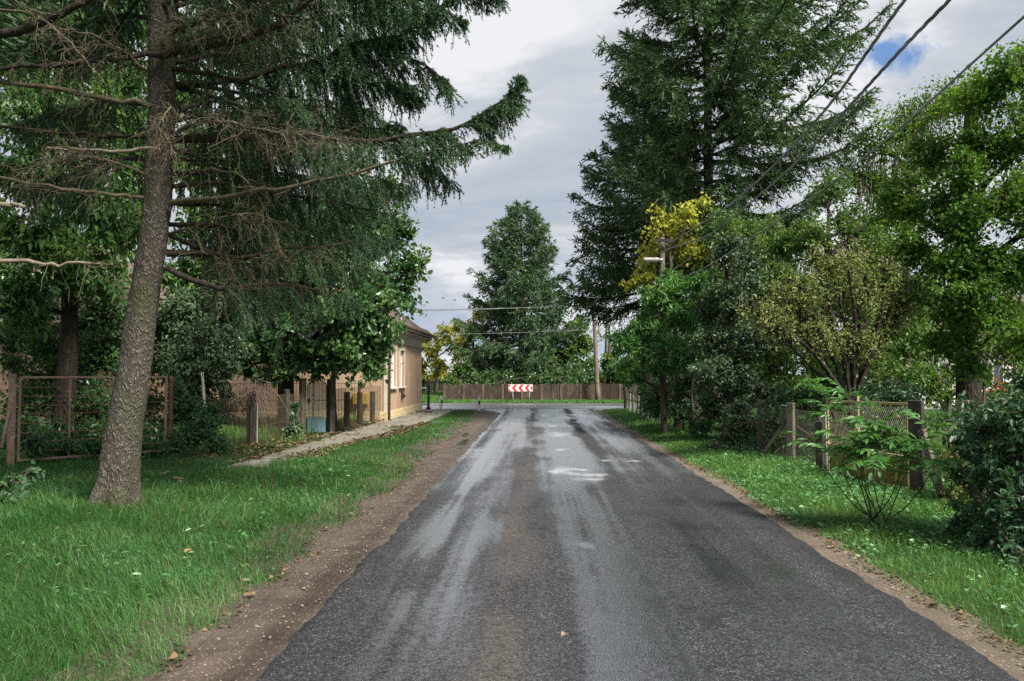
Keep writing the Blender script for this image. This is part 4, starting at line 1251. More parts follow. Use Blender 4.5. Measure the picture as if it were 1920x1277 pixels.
# weeds
for nm, lab, cl, lf, sd in (('weed_clump', 'tall broadleaved weeds growing up through the bars of the rusty gate', [(110, 850, 13.5, 55, 36), (60, 830, 13, 40, 40), (180, 845, 13.7, 50, 36), (270, 850, 14.4, 36, 30)], (.10, .035), 31),
                            ('weed_clump', 'low bluish green leafy weed at the left edge, in front of the rusty gate', [(20, 925, 9.6, 30, 28), (45, 900, 9.8, 24, 22), (5, 950, 9.3, 30, 30), (-30, 930, 9.5, 40, 40)], (.12, .065), 32)):
    b = G0(cl[0][0], cl[0][2])
    broadleaf(nm, lab, b, [b, b + (0, 0, .12), b + (.03, 0, .25), b + (.05, 0, .4)], .014, .006, cl, lf, 1.6, 'leaf_hedge', 'twig_brown', sd, cat='weed', jit=.08, six=True)

# --- spruces on the right and at the junction
def pr_a(h):  # wide skirts, pointed top
    return float(np.interp(h, [0, .28, .36, .48, .56, .7, .9, 1], [1.6, 3.2, 4.2, 4.9, 4.7, 3.6, 1.4, .2]))
spruce('spruce_tree', 'very tall broad spruce on the right, its long upswept boughs reaching behind the overhead cables', G0(1332, 25), 22.0, pr_a, 205, 41, h0=.21, L=.21, Wd=.042,
       dens=1.75, r0=.22, droop=.40, up=.55, sec=.95, az_fn=lambda az, h: .92 + .20 * np.cos(az))
def pr_b(h):
    return float(np.interp(h, [0, .15, .35, .6, .85, 1], [2.6, 3.3, 3.2, 2.5, 1.2, .15]))
spruce('spruce_tree', 'second right spruce, farther down the road, its boughs drooping towards the junction', G0(1212, 30.5), 14.6, pr_b, 150, 42, h0=.29, L=.23, Wd=.050,
       dens=1.45, r0=.24, droop=.5, up=.55, sec=.85)
def pr_c(h):
    return float(np.interp(h, [0, .12, .29, .52, .75, .9, .97, 1], [3.6, 4.5, 4.6, 3.5, 2.5, 1.4, .65, .2]))
spruce('spruce_tree', 'free-standing cone-shaped spruce behind the wall at the end of the road', G0(977, 55), 13.9, pr_c, 205, 43, h0=.12, L=.36, Wd=.085,
       dens=1.3, r0=.26, droop=.40, up=.42, sec=1.0, mleaf='needle_light', mbark='bark_far', far=True)

# --- leafy trees on the right
b = G0(1815, 16)
broadleaf('locust_tree', 'big yellow-green leafy tree with a thick black trunk at the right edge', b, [b, b + (0, 0, 2.2), b + (-.05, 0, 4), b + (.3, .1, 7.5)], .26, .12,
          [(1805, 420, 14.4, 50, 60), (1812, 320, 14.6, 50, 60), (1830, 570, 14.0, 50, 60), (1790, 500, 14.4, 50, 50), (1850, 180, 15, 90, 60), (1910, 140, 14.5, 70, 60), (1740, 290, 15.5, 70, 55), (1830, 290, 15, 90, 55), (1930, 260, 14.5, 90, 70), (1700, 380, 15.5, 70, 55), (1780, 400, 15, 80, 55), (1880, 380, 14.5, 90, 60),
           (1720, 470, 15.2, 80, 50), (1820, 500, 14.6, 80, 50), (1910, 500, 14, 80, 70), (1790, 580, 14.5, 60, 55), (1870, 600, 14, 70, 50), (1770, 650, 15, 50, 40), (1920, 640, 13.5, 60, 50), (1820, 690, 14.4, 44, 30), (1960, 400, 14, 90, 90), (1980, 190, 15, 100, 100), (1700, 560, 16, 40, 45)],
          (.085, .05), 1.7, 'leaf_locust', 'bark_dark', 51, tw=1.15, jit=.13, droop=.1, flat=.25, cap=6000)
b = G0(1400, 20.5)
broadleaf('acacia_tree', 'loose green tree crown in front of the lower boughs of the tallest right spruce', b, [b, b + (0, 0, 1.5), b + (.1, 0, 3.2), b + (.1, 0, 5.5)], .10, .04,
          [(1368, 440, 21.5, 30, 56), (1350, 440, 21, 36, 50), (1430, 520, 19.8, 60, 60), (1380, 600, 19.6, 50, 50), (1460, 600, 19.5, 50, 50), (1400, 450, 20.5, 45, 45), (1480, 470, 20.5, 50, 50), (1350, 540, 20.5, 40, 50)],
          (.09, .05), 1.0, 'leaf_mixed', 'bark_dark', 63, jit=.12, cap=4000)
b = G0(1700, 25)
root = broadleaf('ash_tree', 'half bare tree with upright twiggy shoots thinning against the sky at the upper right', b, [b, b + (0, 0, 3), b + (.1, 0, 6), b + (.2, 0, 9)], .2, .06,
          [(1640, 270, 25, 60, 60), (1700, 240, 25, 60, 60), (1760, 200, 25, 60, 60), (1650, 350, 25, 60, 55), (1720, 330, 25, 60, 60), (1600, 330, 26, 40, 50), (1820, 180, 25, 60, 50), (1620, 430, 25, 55, 50), (1690, 430, 25, 55, 50)],
          (.11, .06), .7, 'leaf_locust', 'twig_brown', 52, tw=2.2, jit=.14, droop=.0, shell=.35)
rng = np.random.default_rng(3)
g = Geo()
n = 90
px_ = rng.uniform(1590, 1770, n)
py_ = np.interp(px_, [1590, 1640, 1700, 1780, 1880], [330, 240, 180, 130, 110]) + rng.uniform(0, 90, n)
p0 = np.array([at(a, c + rng.uniform(80, 160), 25 + rng.normal(0, .8)) for a, c in zip(px_, py_)])
p1 = np.array([at(a + rng.normal(0, 12), c, 25 + rng.normal(0, .8)) for a, c in zip(px_, py_)])
k = np.linspace(0, 1, 6)[None, :, None]
TPt = p0[:, None] * (1 - k) + p1[:, None] * k
TPt[:, 1:-1] += rng.normal(0, .05, (n, 4, 3))
g.tubes(TPt, np.linspace(.022, .007, 6)[None], 3, m=1)
ti = rng.integers(0, n, 1300)
p, tg = along(TPt, ti, rng.uniform(.1, 1, 1300))
g.leaves(p, unit(tg + rnd_unit(rng, 1300) * 1.2), rnd_unit(rng, 1300), .13 * rng.uniform(.6, 1.2, 1300), .035, .2)
g.build('bare_shoots', [M['leaf_locust'], M['twig_brown']], root)

b = G0(1595, 14.6)
broadleaf('fruit_tree', 'small multi-stemmed tree with brown twigs and few pale yellowing leaves, behind the yellow-green gate', b, [b, b + (0, 0, .3), b + (.02, 0, .6), b + (.03, 0, 1.0)], .10, .07,
          [(1420, 590, 14.1, 44, 30), (1690, 560, 15, 50, 40), (1590, 480, 14.8, 50, 30), (1500, 560, 14.4, 75, 45), (1450, 620, 14.2, 45, 40), (1440, 580, 14.3, 40, 30), (1560, 510, 14.6, 70, 40), (1620, 560, 14.8, 70, 45), (1660, 510, 14.8, 50, 35), (1680, 600, 15, 50, 45), (1540, 630, 14.4, 70, 45), (1610, 650, 14.6, 60, 40), (1530, 490, 14.6, 40, 30)],
          (.06, .036), .62, 'leaf_pale', 'bark_dark', 53, tw=3.4, jit=.09, droop=.1, shell=.5, cat='tree')
b = G0(1540, 20)
broadleaf('garden_tree', 'mid green tree filling the garden between the tall spruce and the big leafy tree', b, [b, b + (0, 0, 1.5), b + (.1, 0, 3.2), b + (.2, 0, 5)], .14, .06,
          [(1440, 440, 21, 60, 60), (1560, 360, 21, 60, 50), (1700, 400, 21, 60, 50), (1520, 450, 20, 70, 60), (1590, 420, 20.5, 70, 60), (1650, 470, 20, 60, 50), (1480, 530, 19.5, 60, 60), (1600, 560, 19, 80, 60), (1690, 650, 19, 70, 60), (1620, 680, 18.5, 80, 50), (1530, 660, 18.5, 70, 60), (1720, 560, 20, 60, 60), (1450, 680, 18, 60, 60)],
          (.10, .06), .95, 'leaf_mixed', 'bark_dark', 54, tw=1, jit=.13, cap=4500)
b = G0(1270, 22.3)
broadleaf('maple_tree', 'small bright yellow autumn tree behind the street lamp', b, [b, b + (0, 0, 2), b + (-.1, 0, 3.8), b + (-.2, 0, 5.2)], .09, .04,
          [(1290, 410, 22.3, 38, 36), (1240, 435, 22.8, 36, 32), (1225, 480, 23.3, 34, 34), (1280, 465, 22.8, 44, 36), (1200, 515, 23.3, 26, 28), (1180, 535, 23.3, 14, 18), (1310, 480, 22.3, 24, 26), (1240, 395, 22.8, 22, 14), (1315, 385, 22.3, 18, 18)],
          (.13, .09), 1.1, 'leaf_yellow', 'twig_brown', 55, tw=1.0, jit=.13)
b = G0(1245, 20.5)
broadleaf('ash_sapling', 'bright green feathery bush leaning over the fence beneath the street lamp', b, [b, b + (-.05, 0, 1.2), b + (-.15, -.1, 2.4), b + (-.1, 0, 4)], .07, .03,
          [(1250, 560, 20.5, 55, 42), (1210, 610, 20.5, 55, 45), (1285, 590, 20, 50, 50), (1190, 660, 20.5, 42, 42), (1235, 680, 20, 60, 48), (1165, 640, 21.5, 20.8, 34), (1185, 710, 20.5, 30, 26), (1285, 660, 19.6, 50, 50), (1265, 530, 20.8, 45, 30), (1300, 540, 20, 34, 34), (1170, 690, 21.5, 20, 24)],
          (.14, .048), 1.9, 'leaf_bright', 'twig_brown', 56, tw=1.2, jit=.10, droop=.35, flat=.2)
b = G0(1300, 19.8)
broadleaf('overgrown_hedge', 'dark hedge swallowing the old fence along the right verge', b, [b, b + (0, 0, .5), b + (-.05, 0, 1), b + (0, 0, 1.6)], .05, .02,
          [(1240, 745, 22.5, 40, 34), (1290, 730, 21, 46, 44), (1340, 760, 19, 44, 40), (1275, 780, 20.5, 40, 24), (1320, 800, 18.5, 34, 20), (1230, 772, 23.5, 30, 16), (1370, 810, 17.2, 34, 22), (1210, 740, 25, 26, 24), (1390, 790, 17, 26, 34)],
          (.095, .06), 1.9, 'leaf_hedge', 'twig_brown', 57, cat='hedge', tw=1.1, jit=.12, droop=.3)
b = G0(1365, 18.6)
broadleaf('ivy_column', 'dark trunk wrapped from ground to crown in ivy, below the tallest right spruce', b, [b, b + (0, 0, 1.5), b + (.05, 0, 3), b + (.05, 0, 4.2)], .13, .09,
          [(1362, 470, 18.4, 36, 44), (1370, 560, 18.5, 55, 60), (1400, 640, 18, 50, 55), (1345, 650, 18.4, 50, 60), (1375, 720, 17.6, 55, 50), (1420, 730, 17, 40, 46), (1330, 580, 19, 40, 50), (1390, 490, 19, 50, 50), (1440, 640, 17.6, 40, 50), (1340, 700, 18, 44, 50)],
          (.075, .055), 1.6, 'leaf_ivy', 'bark_dark', 58, cat='shrub', tw=1.0, jit=.11, droop=.3, cap=5000)
b = G0(1355, 16.6)
broadleaf('bindweed_clump', 'pale-flecked climbing weed tumbling over the first concrete fence post on the right', b, [b, b + (0, 0, .3), b + (.03, 0, .7), b + (.05, 0, 1.1)], .02, .008,
          [(1388, 765, 16.4, 24, 24), (1372, 815, 16.4, 28, 26), (1392, 842, 16, 22, 18), (1440, 757, 15.3, 18, 8), (1455, 800, 15, 14, 26), (1350, 840, 16.2, 30, 16)],
          (.06, .045), 1.8, 'leaf_ivy', 'twig_brown', 59, cat='shrub', jit=.07)
b = G0(1850, 7.4)
broadleaf('laurel_hedge', 'large glossy dark green bush spilling over the fence at the lower right edge', b, [b, b + (0, 0, .4), b + (.05, 0, .8), b + (.1, 0, 1.3)], .04, .02,
          [(1850, 800, 7.6, 80, 55), (1910, 780, 7.2, 70, 60), (1800, 830, 8.2, 40, 40), (1880, 880, 7.2, 80, 70), (1920, 960, 6.8, 60, 70), (1840, 900, 7.8, 46, 60), (1960, 850, 7, 80, 120), (1870, 960, 7.2, 40, 50), (1960, 1000, 6.6, 60, 60), (1790, 790, 8.8, 30, 26), (1930, 730, 7.8, 50, 40), (1860, 1020, 7.0, 50, 34), (1815, 975, 7.6, 40, 44), (1930, 1060, 6.4, 70, 50), (1900, 920, 7.0, 60, 50)],
          (.060, .033), 1.5, 'leaf_hedge', 'twig_brown', 60, cat='hedge', tw=.9, jit=.07, six=True, droop=.35, cap=9000)
b = G0(1800, 9.6)
broadleaf('hazel_bush', 'olive and yellow-leaved bush behind the leaning concrete prop on the right', b, [b, b + (0, 0, .3), b + (.03, 0, .7), b + (.05, 0, 1.1)], .03, .01,
          [(1790, 880, 9.6, 46, 46), (1830, 930, 9, 40, 50), (1790, 950, 9.2, 36, 34), (1830, 840, 9.8, 46, 40), (1770, 930, 9.6, 20, 30)],
          (.045, .03), 1.1, 'leaf_pale', 'twig_brown', 61, cat='shrub', tw=1.2, jit=.07)
b = G0(1560, 13.6)
broadleaf('undergrowth_bush', 'dark undergrowth behind the wire mesh of the yellow-green gate', b, [b, b + (0, 0, .3), b + (.03, 0, .6), b + (.05, 0, 1.0)], .03, .01,
          [(1440, 800, 16.6, 50, 44), (1500, 760, 16.5, 50, 40), (1540, 830, 15.0, 50, 30), (1490, 800, 15.5, 40, 40), (1560, 790, 15, 50, 40), (1640, 800, 13.8, 60, 50), (1700, 820, 12.6, 40, 50), (1600, 850, 13.8, 60, 30), (1680, 740, 14.5, 70, 36), (1590, 735, 15.8, 60, 26)],
          (.07, .045), 1.5, 'leaf_hedge', 'twig_brown', 62, cat='shrub', tw=1.0, jit=.11)

# --- trees beyond the wall and behind the houses
def pxt(nm, lab, px, Y, cl, lf, cov, ml, sd, h=4, **kw):
    b = G0(px, Y)
    broadleaf(nm, lab, b, [b, b + (0, 0, h * .3), b + (.1, 0, h * .65), b + (.1, 0, h)], .16, .06, cl, lf, cov, ml, 'bark_far', sd, group='trees beyond the wall', **kw)
pxt('birch_tree', 'yellow autumn tree beside the house corner, beyond the far wall', 818, 64, [(815, 660, 64, 22, 30), (840, 630, 64, 24, 26), (800, 640, 65, 22, 30), (825, 690, 63, 26, 26), (860, 650, 65, 20, 36), (790, 685, 66, 20, 24)], (.30, .19), 1.5, 'leaf_autumn', 71, 5, cap=2500)
pxt('willow_tree', 'yellow-green tree with drooping top just left of the cone-shaped spruce', 885, 60, [(890, 620, 60, 26, 34), (900, 590, 60, 16, 18), (870, 660, 60, 24, 34), (905, 665, 59, 28, 36), (880, 700, 58, 26, 20), (860, 610, 61, 12, 18)], (.28, .12), 1.6, 'leaf_autumn', 72, 6, droop=.8, cap=2500)
pxt('apple_tree', 'low pale green bush-like tree peeping over the wall left of the chevron board', 862, 52, [(860, 700, 52, 18, 26), (875, 690, 52, 14, 22), (850, 715, 51, 14, 14)], (.22, .12), 1.7, 'leaf_mixed', 73, 2.5, cap=2500)
pxt('cherry_tree', 'rounded green tree over the wall right of the cone-shaped spruce', 1055, 54, [(1060, 670, 54, 30, 36), (1080, 640, 55, 24, 34), (1040, 700, 53, 26, 22), (1090, 690, 53, 24, 28), (1075, 610, 56, 16, 20), (1030, 670, 54, 20, 30), (1100, 650, 54, 20, 34), (1110, 690, 53, 20, 26), (1095, 615, 55, 14, 20)], (.24, .14), 2.2, 'leaf_mixed', 74, 5, cap=2800)
pxt('plum_tree', 'darker green tree over the wall right of the utility pole', 1140, 52, [(1140, 680, 52, 24, 34), (1160, 650, 53, 20, 34), (1125, 710, 51, 16, 18), (1165, 705, 51, 18, 22), (1190, 690, 52, 24, 34), (1220, 670, 53, 30, 40)], (.22, .13), 1.8, 'leaf_mixed', 75, 5, cap=2800)
pxt('oak_tree', 'broad dark green tree far behind the chevron board', 950, 72, [(930, 690, 72, 30, 26), (980, 680, 72, 34, 30), (1020, 690, 72, 30, 26), (960, 715, 70, 40, 14), (1005, 715, 70, 40, 14), (910, 712, 70, 26, 14)], (.34, .22), 1.7, 'leaf_dark', 76, 6, cap=2500)
pxt('poplar_tree', 'pale leafless tree with forked limbs between the utility pole and the right spruces', 1135, 58, [(1140, 600, 58, 16, 24), (1125, 630, 58, 12, 18), (1160, 590, 58, 16, 24)], (.2, .08), .12, 'leaf_pale', 77, 7, tw=1.2)
def bushes(lab, spec, ml, sd, lf=(.13, .085), cov=1.0):
    b = G0(spec[0][0], spec[0][2])
    broadleaf('garden_bush', lab, b, [b, b + (0, 0, .5), b + (.05, 0, 1), b + (.05, 0, 1.6)], .06, .02, spec, lf, cov, ml, 'bark_far', sd, cat='bush', cap=3000)
bushes('wide green bush closing the garden behind the small multi-stemmed tree', [(1580, 700, 22, 90, 50), (1500, 720, 22, 80, 50), (1660, 710, 22, 80, 50), (1460, 750, 21, 60, 50), (1580, 770, 21, 90, 30), (1680, 770, 21, 70, 30), (1420, 700, 24, 60, 50)], 'leaf_mixed', 201)
bushes('bush in front of the white house, left of the thick black trunk', [(1775, 738, 22, 34, 18), (1755, 712, 22, 34, 22), (1740, 705, 24, 40, 24), (1790, 690, 24, 30, 40), (1720, 690, 26, 60, 50), (1760, 640, 26, 60, 50), (1740, 740, 25, 60, 40), (1690, 640, 27, 50, 50), (1790, 600, 27, 50, 40)], 'leaf_locust', 202)
bushes('bush in front of the white house, right of the thick black trunk', [(1840, 710, 22, 34, 34), (1910, 700, 22, 24, 34), (1850, 650, 24, 60, 40), (1910, 660, 24, 70, 50), (1850, 760, 23, 50, 34), (1920, 750, 22, 70, 50), (1830, 600, 25, 50, 50), (1910, 590, 24, 70, 50)], 'leaf_mixed', 203)
bushes('dark bushes beyond the tall spruce at the far end of the right gardens', [(1330, 690, 34, 60, 50), (1260, 700, 36, 50, 50), (1400, 680, 33, 60, 60), (1300, 640, 36, 60, 50), (1230, 650, 38, 40, 50)], 'leaf_dark', 204)
bushes('low dark bush between the rusty gate and the tan house wall', [(420, 760, 22, 50, 40), (360, 770, 21, 50, 50), (330, 700, 23, 60, 60), (400, 690, 24, 50, 40)], 'leaf_dark', 205)
bushes('bushes peeping over the middle of the end wall, under the cone-shaped spruce', [(900, 715, 50, 34, 18), (950, 712, 51, 34, 18), (1010, 712, 50, 34, 20), (1060, 712, 50, 34, 20)], 'leaf_dark', 206, (.2, .13))
bushes('bushes over the right end of the end wall, round the utility pole', [(1100, 708, 51, 34, 22), (1150, 700, 52, 34, 28), (1210, 690, 54, 40, 36), (1260, 690, 56, 40, 40)], 'leaf_dark', 207, (.2, .13))
bushes('yellowing bushes past the house corner at the far left of the junction', [(800, 705, 70, 24, 16), (830, 700, 72, 24, 20), (770, 690, 72, 30, 30), (860, 700, 70, 24, 20)], 'leaf_autumn', 208, (.26, .17))
# taller belts of trees that close the view to the sides
rng = np.random.default_rng(99)
def belt(lab, px, Y, R_, H_, ml, sd, x=None):
    b = G0(px, Y) if x is None else np.array((x, Y, 0.0))
    k = F / Y
    c = 1009 + b[0] * k
    top = 700 - (H_ - EYE) * k
    cl = []
    r2 = np.random.default_rng(sd)
    for i in range(9):
        a = r2.uniform(0, 6.28)
        q = r2.uniform(.2, .75)
        zz_ = r2.uniform(.28, .9)
        cl.append((c + math.cos(a) * q * R_ * k * (1.15 - .6 * abs(zz_ - .5)), 700 - (H_ * zz_ - EYE) * k, Y + math.sin(a) * q * R_, R_ * k * .48, R_ * k * .46))
    broadleaf('background_tree', lab, b, [b, b + (0, 0, H_ * .3), b + (.1, 0, H_ * .6), b + (.1, 0, H_ * .85)], .18, .05, cl, (.22, .14), 1.0, ml, 'bark_far', sd, group='trees closing the view', cap=2200)
belt('leafy garden tree behind the tan house roof, seen through the spruce boughs', 640, 40, 3.2, 8.5, 'leaf_walnut', 81)
belt('tall garden tree behind the second house at the far left', 200, 34, 3.6, 10, 'leaf_walnut', 82)
belt('dark garden tree at the far left behind the walnut', 30, 28, 3.4, 9, 'leaf_dark', 83)
belt('garden tree between the two houses on the left', 420, 38, 3.2, 9, 'leaf_mixed', 84)
belt('green tree deep in the right garden, behind the small multi-stemmed tree', 1560, 36, 3.4, 7.5, 'leaf_mixed', 85)
belt('light green tree deep in the right garden, left of the white house', 1690, 38, 3.2, 7, 'leaf_locust', 86)
belt('dark green tree behind the white house at the far right', 1900, 52, 4.2, 10, 'leaf_mixed', 87)
belt('green tree behind the tall right spruce, beyond the hedge', 1420, 38, 3.2, 8, 'leaf_mixed', 88)
belt('dark leafy tree beyond the far end of the wall on the right', 1290, 50, 3.4, 7, 'leaf_dark', 89)


# --- the young shrub with feathered leaves in front of the gate
def pinnate(g, base, tip, L, Wd, pairs, rng, m=0, sag=.25):
    d = tip - base
    ln = np.linalg.norm(d)
    k = np.linspace(0, 1, pairs + 2)
    q = base + d * k[:, None]
    q[:, 2] += ln * .18 * (4 * k * (1 - k)) - sag * ln * k ** 2
    g.tubes(q, np.linspace(.0035, .0015, len(q)), 3, m=1)
    tg = unit(np.gradient(q, axis=0))
    sd = unit(np.cross(tg, (0, 0, 1.0)))
    up = np.cross(sd, tg)
    i = np.arange(1, pairs + 1)
    env = .55 + .6 * np.sin(np.pi * (i / (pairs + 1)) ** .8)
    for s_ in (1, -1):
        D = unit(sd[i] * s_ + tg[i] * .55 + rng.normal(0, .14, (pairs, 3)) - up[i] * .12)
        N = unit(up[i] + rng.normal(0, .22, (pairs, 3)))
        g.leaves(q[i], D, N, L * env * rng.uniform(.85, 1.1, pairs), Wd * env, .18, m=m, curl=.12)
    g.leaves(q[-1:], tg[-1:], up[-1:], np.array([L]), np.array([Wd]), .15, m=m)

rng = np.random.default_rng(61)
b = gnd(1645, 988)
b[2] = 0.0
root = thing('ailanthus_sapling', 'thin-stemmed young shrub with long feathered leaves, in front of the yellow-green gate', 'shrub', b)
cr = Geo()
for px, py, Y, nl in ((1548, 742, 8.9, 8), (1600, 808, 8.4, 8), (1640, 812, 8.2, 8), (1575, 870, 8.3, 5), (1700, 850, 8.2, 7), (1768, 852, 7.9, 8), (1662, 878, 8.0, 6), (1610, 850, 8.6, 6), (1520, 832, 8.7, 5), (1590, 745, 9.0, 5), (1735, 800, 8.3, 5)):
    tip = at(px, py, Y)
    q = spline([b + (rng.normal(0, .09), rng.normal(0, .06), -.02), b * .5 + tip * .5 + (rng.normal(0, .03), 0, -.10), tip], 12)
    q[2:-1] += rng.normal(0, .003, (9, 3))
    Geo().tubes(q, np.linspace(.008, .003, 12), 5).build('stem', M['bark_dark'], root, smooth=True)
    for j in range(nl):
        s_ = rng.uniform(.72, 1.0) if j else 1.0
        p, tg = along(q[None], np.zeros(1, int), np.array([s_]))
        a = rng.uniform(0, 6.28)
        d = unit(np.array((math.cos(a), math.sin(a) * .8, rng.uniform(-.15, .55))) + tg[0] * .35)
        pinnate(cr, p[0], p[0] + d * rng.uniform(.36, .56), .112, .042, int(rng.integers(8, 12)), rng)
cr.build('crown', [M['leaf_bright'], M['twig_brown']], root)

# ------------------------------------------------------------------ buildings, fences, street furniture
def plaster(name, c1, c2, stain):
    m, t = new_mat(name)
    co = obj_co(t)
    a, b = t.noise(co, .8, 5, .6), t.noise(co, 120, 3, .6)
    mp = t.n('ShaderNodeMapping', i={'Vector': co, 'Scale': (3, 3, .35)}).outputs[0]
    s_ = t.noise(mp, 1.6, 5, .62)
    z = t.n('ShaderNodeSeparateXYZ', i={0: co}).outputs[2]
    col = t.mix(t.ramp(a, [(.35, 0.0), (.65, 1.0)]), c1, c2)
    col = t.mix(t.math('MULTIPLY', t.ramp(s_, [(.42, 0.0), (.66, .75)]), t.ramp(z, [(.0, 1.0), (.9, .55)])), col, stain)
    bp = t.n('ShaderNodeBump', i={'Strength': .25, 'Distance': .004, 'Height': b})
    finish(t, t.n('ShaderNodeBsdfPrincipled', i={'Base Color': col, 'Roughness': .85, 'Specular IOR Level': .2, 'Normal': bp.outputs[0]}).outputs[0])
    return m

M['plaster'] = plaster('tan_plaster', (0.36, 0.250, 0.172), (0.42, 0.300, 0.212), (0.20, 0.14, 0.10))
M['plaster_old'] = plaster('old_tan_plaster', (0.15, 0.10, 0.067), (0.20, 0.135, 0.09), (0.09, 0.065, 0.045))
M['white_wall'] = plaster('white_plaster', (0.68, 0.66, 0.62), (0.76, 0.75, 0.72), (0.48, 0.46, 0.42))
M['cornice'] = worn_mat('cream_stucco', (0.46, 0.42, 0.34), (0.54, 0.50, 0.42), (0.34, 0.30, 0.24), 3, .8, .15, streak=.4)
M['frame'] = worn_mat('white_window_paint', (0.68, 0.68, 0.66), (0.76, 0.76, 0.74), (0.5, 0.49, 0.46), 6, .5, .1)
M['stone'] = worn_mat('yellow_split_stone', (0.46, 0.36, 0.20), (0.58, 0.48, 0.30), (0.34, 0.26, 0.15), 5, .8, .8, fine=30)
M['iron'] = worn_mat('dark_iron', (0.020, 0.018, 0.016), (0.040, 0.034, 0.028), (0.075, 0.042, 0.025), 9, .6, .3)
M['rust'] = worn_mat('rusty_steel', (0.11, 0.058, 0.036), (0.18, 0.10, 0.065), (0.22, 0.17, 0.14), 8, .72, .5, streak=.6)
M['rust_light'] = worn_mat('rusty_painted_steel', (0.21, 0.135, 0.10), (0.30, 0.215, 0.175), (0.12, 0.055, 0.03), 7, .65, .4, streak=.6)
M['concrete'] = worn_mat('weathered_concrete', (0.095, 0.082, 0.062), (0.175, 0.155, 0.120), (0.070, 0.078, 0.034), 5, .85, .6, streak=.5)
M['concrete_dark'] = worn_mat('dark_mossy_concrete', (0.022, 0.020, 0.016), (0.050, 0.046, 0.036), (0.030, 0.036, 0.016), 6, .85, .6, streak=.5)
M['concrete_pale'] = worn_mat('pale_concrete', (0.33, 0.31, 0.27), (0.44, 0.42, 0.37), (0.16, 0.16, 0.09), 5, .85, .5, streak=.5)
M['wood_pole'] = worn_mat('weathered_pole', (0.13, 0.105, 0.080), (0.22, 0.18, 0.14), (0.08, 0.065, 0.05), 9, .85, .5, streak=.08)
M['pole_dark'] = worn_mat('dark_weathered_pole', (0.06, 0.052, 0.042), (0.11, 0.095, 0.078), None, 9, .85, .5, streak=.08)
M['blue_paint'] = worn_mat('peeling_blue_paint', (0.12, 0.22, 0.27), (0.18, 0.30, 0.35), (0.18, 0.14, 0.10), 5, .55, .3, streak=.5)
M['green_wire'] = worn_mat('green_coated_wire', (0.13, 0.175, 0.15), (0.18, 0.22, 0.19), (0.16, 0.11, 0.07), 8, .55, .2)
M['wire'] = worn_mat('galvanised_rusting_wire', (0.10, 0.095, 0.085), (0.17, 0.16, 0.145), (0.16, 0.09, 0.05), 14, .5, .1, metal=.3)
M['wire_rust'] = worn_mat('rusted_wire', (0.085, 0.066, 0.042), (0.13, 0.10, 0.062), (0.09, 0.05, 0.028), 14, .6, .1)
M['gate_yellow'] = worn_mat('faded_yellow_green_paint', (0.150, 0.150, 0.028), (0.205, 0.200, 0.042), (0.10, 0.09, 0.03), 5, .5, .3, streak=.4)
M['gate_bar'] = worn_mat('worn_yellow_bar', (0.34, 0.29, 0.12), (0.42, 0.36, 0.19), (0.16, 0.09, 0.04), 9, .55, .3)
M['yellow'] = worn_mat('yellow_meter_box_paint', (0.30, 0.20, 0.03), (0.36, 0.25, 0.045), (0.2, 0.13, 0.03), 5, .5, .2)
M['white'] = worn_mat('white_plastic', (0.74, 0.74, 0.73), (0.80, 0.80, 0.79), (0.58, 0.57, 0.52), 6, .45, .1)
M['red_sign'] = worn_mat('red_sign_sheeting', (0.58, 0.030, 0.028), (0.66, 0.040, 0.035), None, 4, .4, .05)
M['black_sign'] = worn_mat('black_sheeting', (0.02, 0.02, 0.02), (0.03, 0.03, 0.03), None, 4, .5, .05)
M['steel'] = worn_mat('galvanised_steel', (0.42, 0.42, 0.42), (0.52, 0.52, 0.52), (0.3, 0.29, 0.28), 8, .45, .1, metal=.4)
M['cable'] = worn_mat('overhead_cable', (0.10, 0.10, 0.105), (0.32, 0.32, 0.33), None, 2.2, .35, .1, spec=.6)
M['wallpanel'] = worn_mat('stained_brown_render', (0.045, 0.034, 0.026), (0.110, 0.085, 0.062), (0.165, 0.130, 0.100), 3.4, .9, .9, streak=.45, fine=26, vary=.7)
M['wallpost'] = worn_mat('wall_post_concrete', (0.085, 0.064, 0.050), (0.155, 0.120, 0.094), (0.06, 0.05, 0.03), 5, .9, .5, streak=.4)
M['vine'] = worn_mat('dry_vine_stems', (0.20, 0.14, 0.11), (0.30, 0.22, 0.18), None, 20, .8, .2)

m, t = new_mat('old_roof_tiles')
co = obj_co(t)
uvn = t.n('ShaderNodeTexCoord').outputs['Object']
wv = t.n('ShaderNodeTexWave', wave_type='BANDS', bands_direction='Z', wave_profile='SAW', i={'Vector': co, 'Scale': 1.6, 'Distortion': .3, 'Detail': 2, 'Detail Scale': 3})
w2 = t.n('ShaderNodeTexWave', wave_type='BANDS', bands_direction='Y', wave_profile='SIN', i={'Vector': co, 'Scale': 1.7, 'Distortion': .4, 'Detail': 2})
a = t.noise(co, 3.5, 5, .65)
col = t.mix(t.ramp(a, [(.35, 0.0), (.65, 1.0)]), (0.060, 0.046, 0.037), (0.120, 0.088, 0.068))
col = t.mix(t.ramp(wv.outputs[1], [(.0, .8), (.18, 0.0)]), col, (0.03, 0.025, 0.02))
bp = t.n('ShaderNodeBump', i={'Strength': .9, 'Distance': .05, 'Height': t.math('ADD', wv.outputs[1], w2.outputs[1])})
finish(t, t.n('ShaderNodeBsdfPrincipled', i={'Base Color': col, 'Roughness': .85, 'Normal': bp.outputs[0]}).outputs[0])
M['tiles'] = m
m, t = new_mat('window_glass')
finish(t, t.n('ShaderNodeBsdfPrincipled', i={'Base Color': (0.045, 0.055, 0.065, 1), 'Roughness': .06, 'Specular IOR Level': .8}).outputs[0])
M['glass'] = m


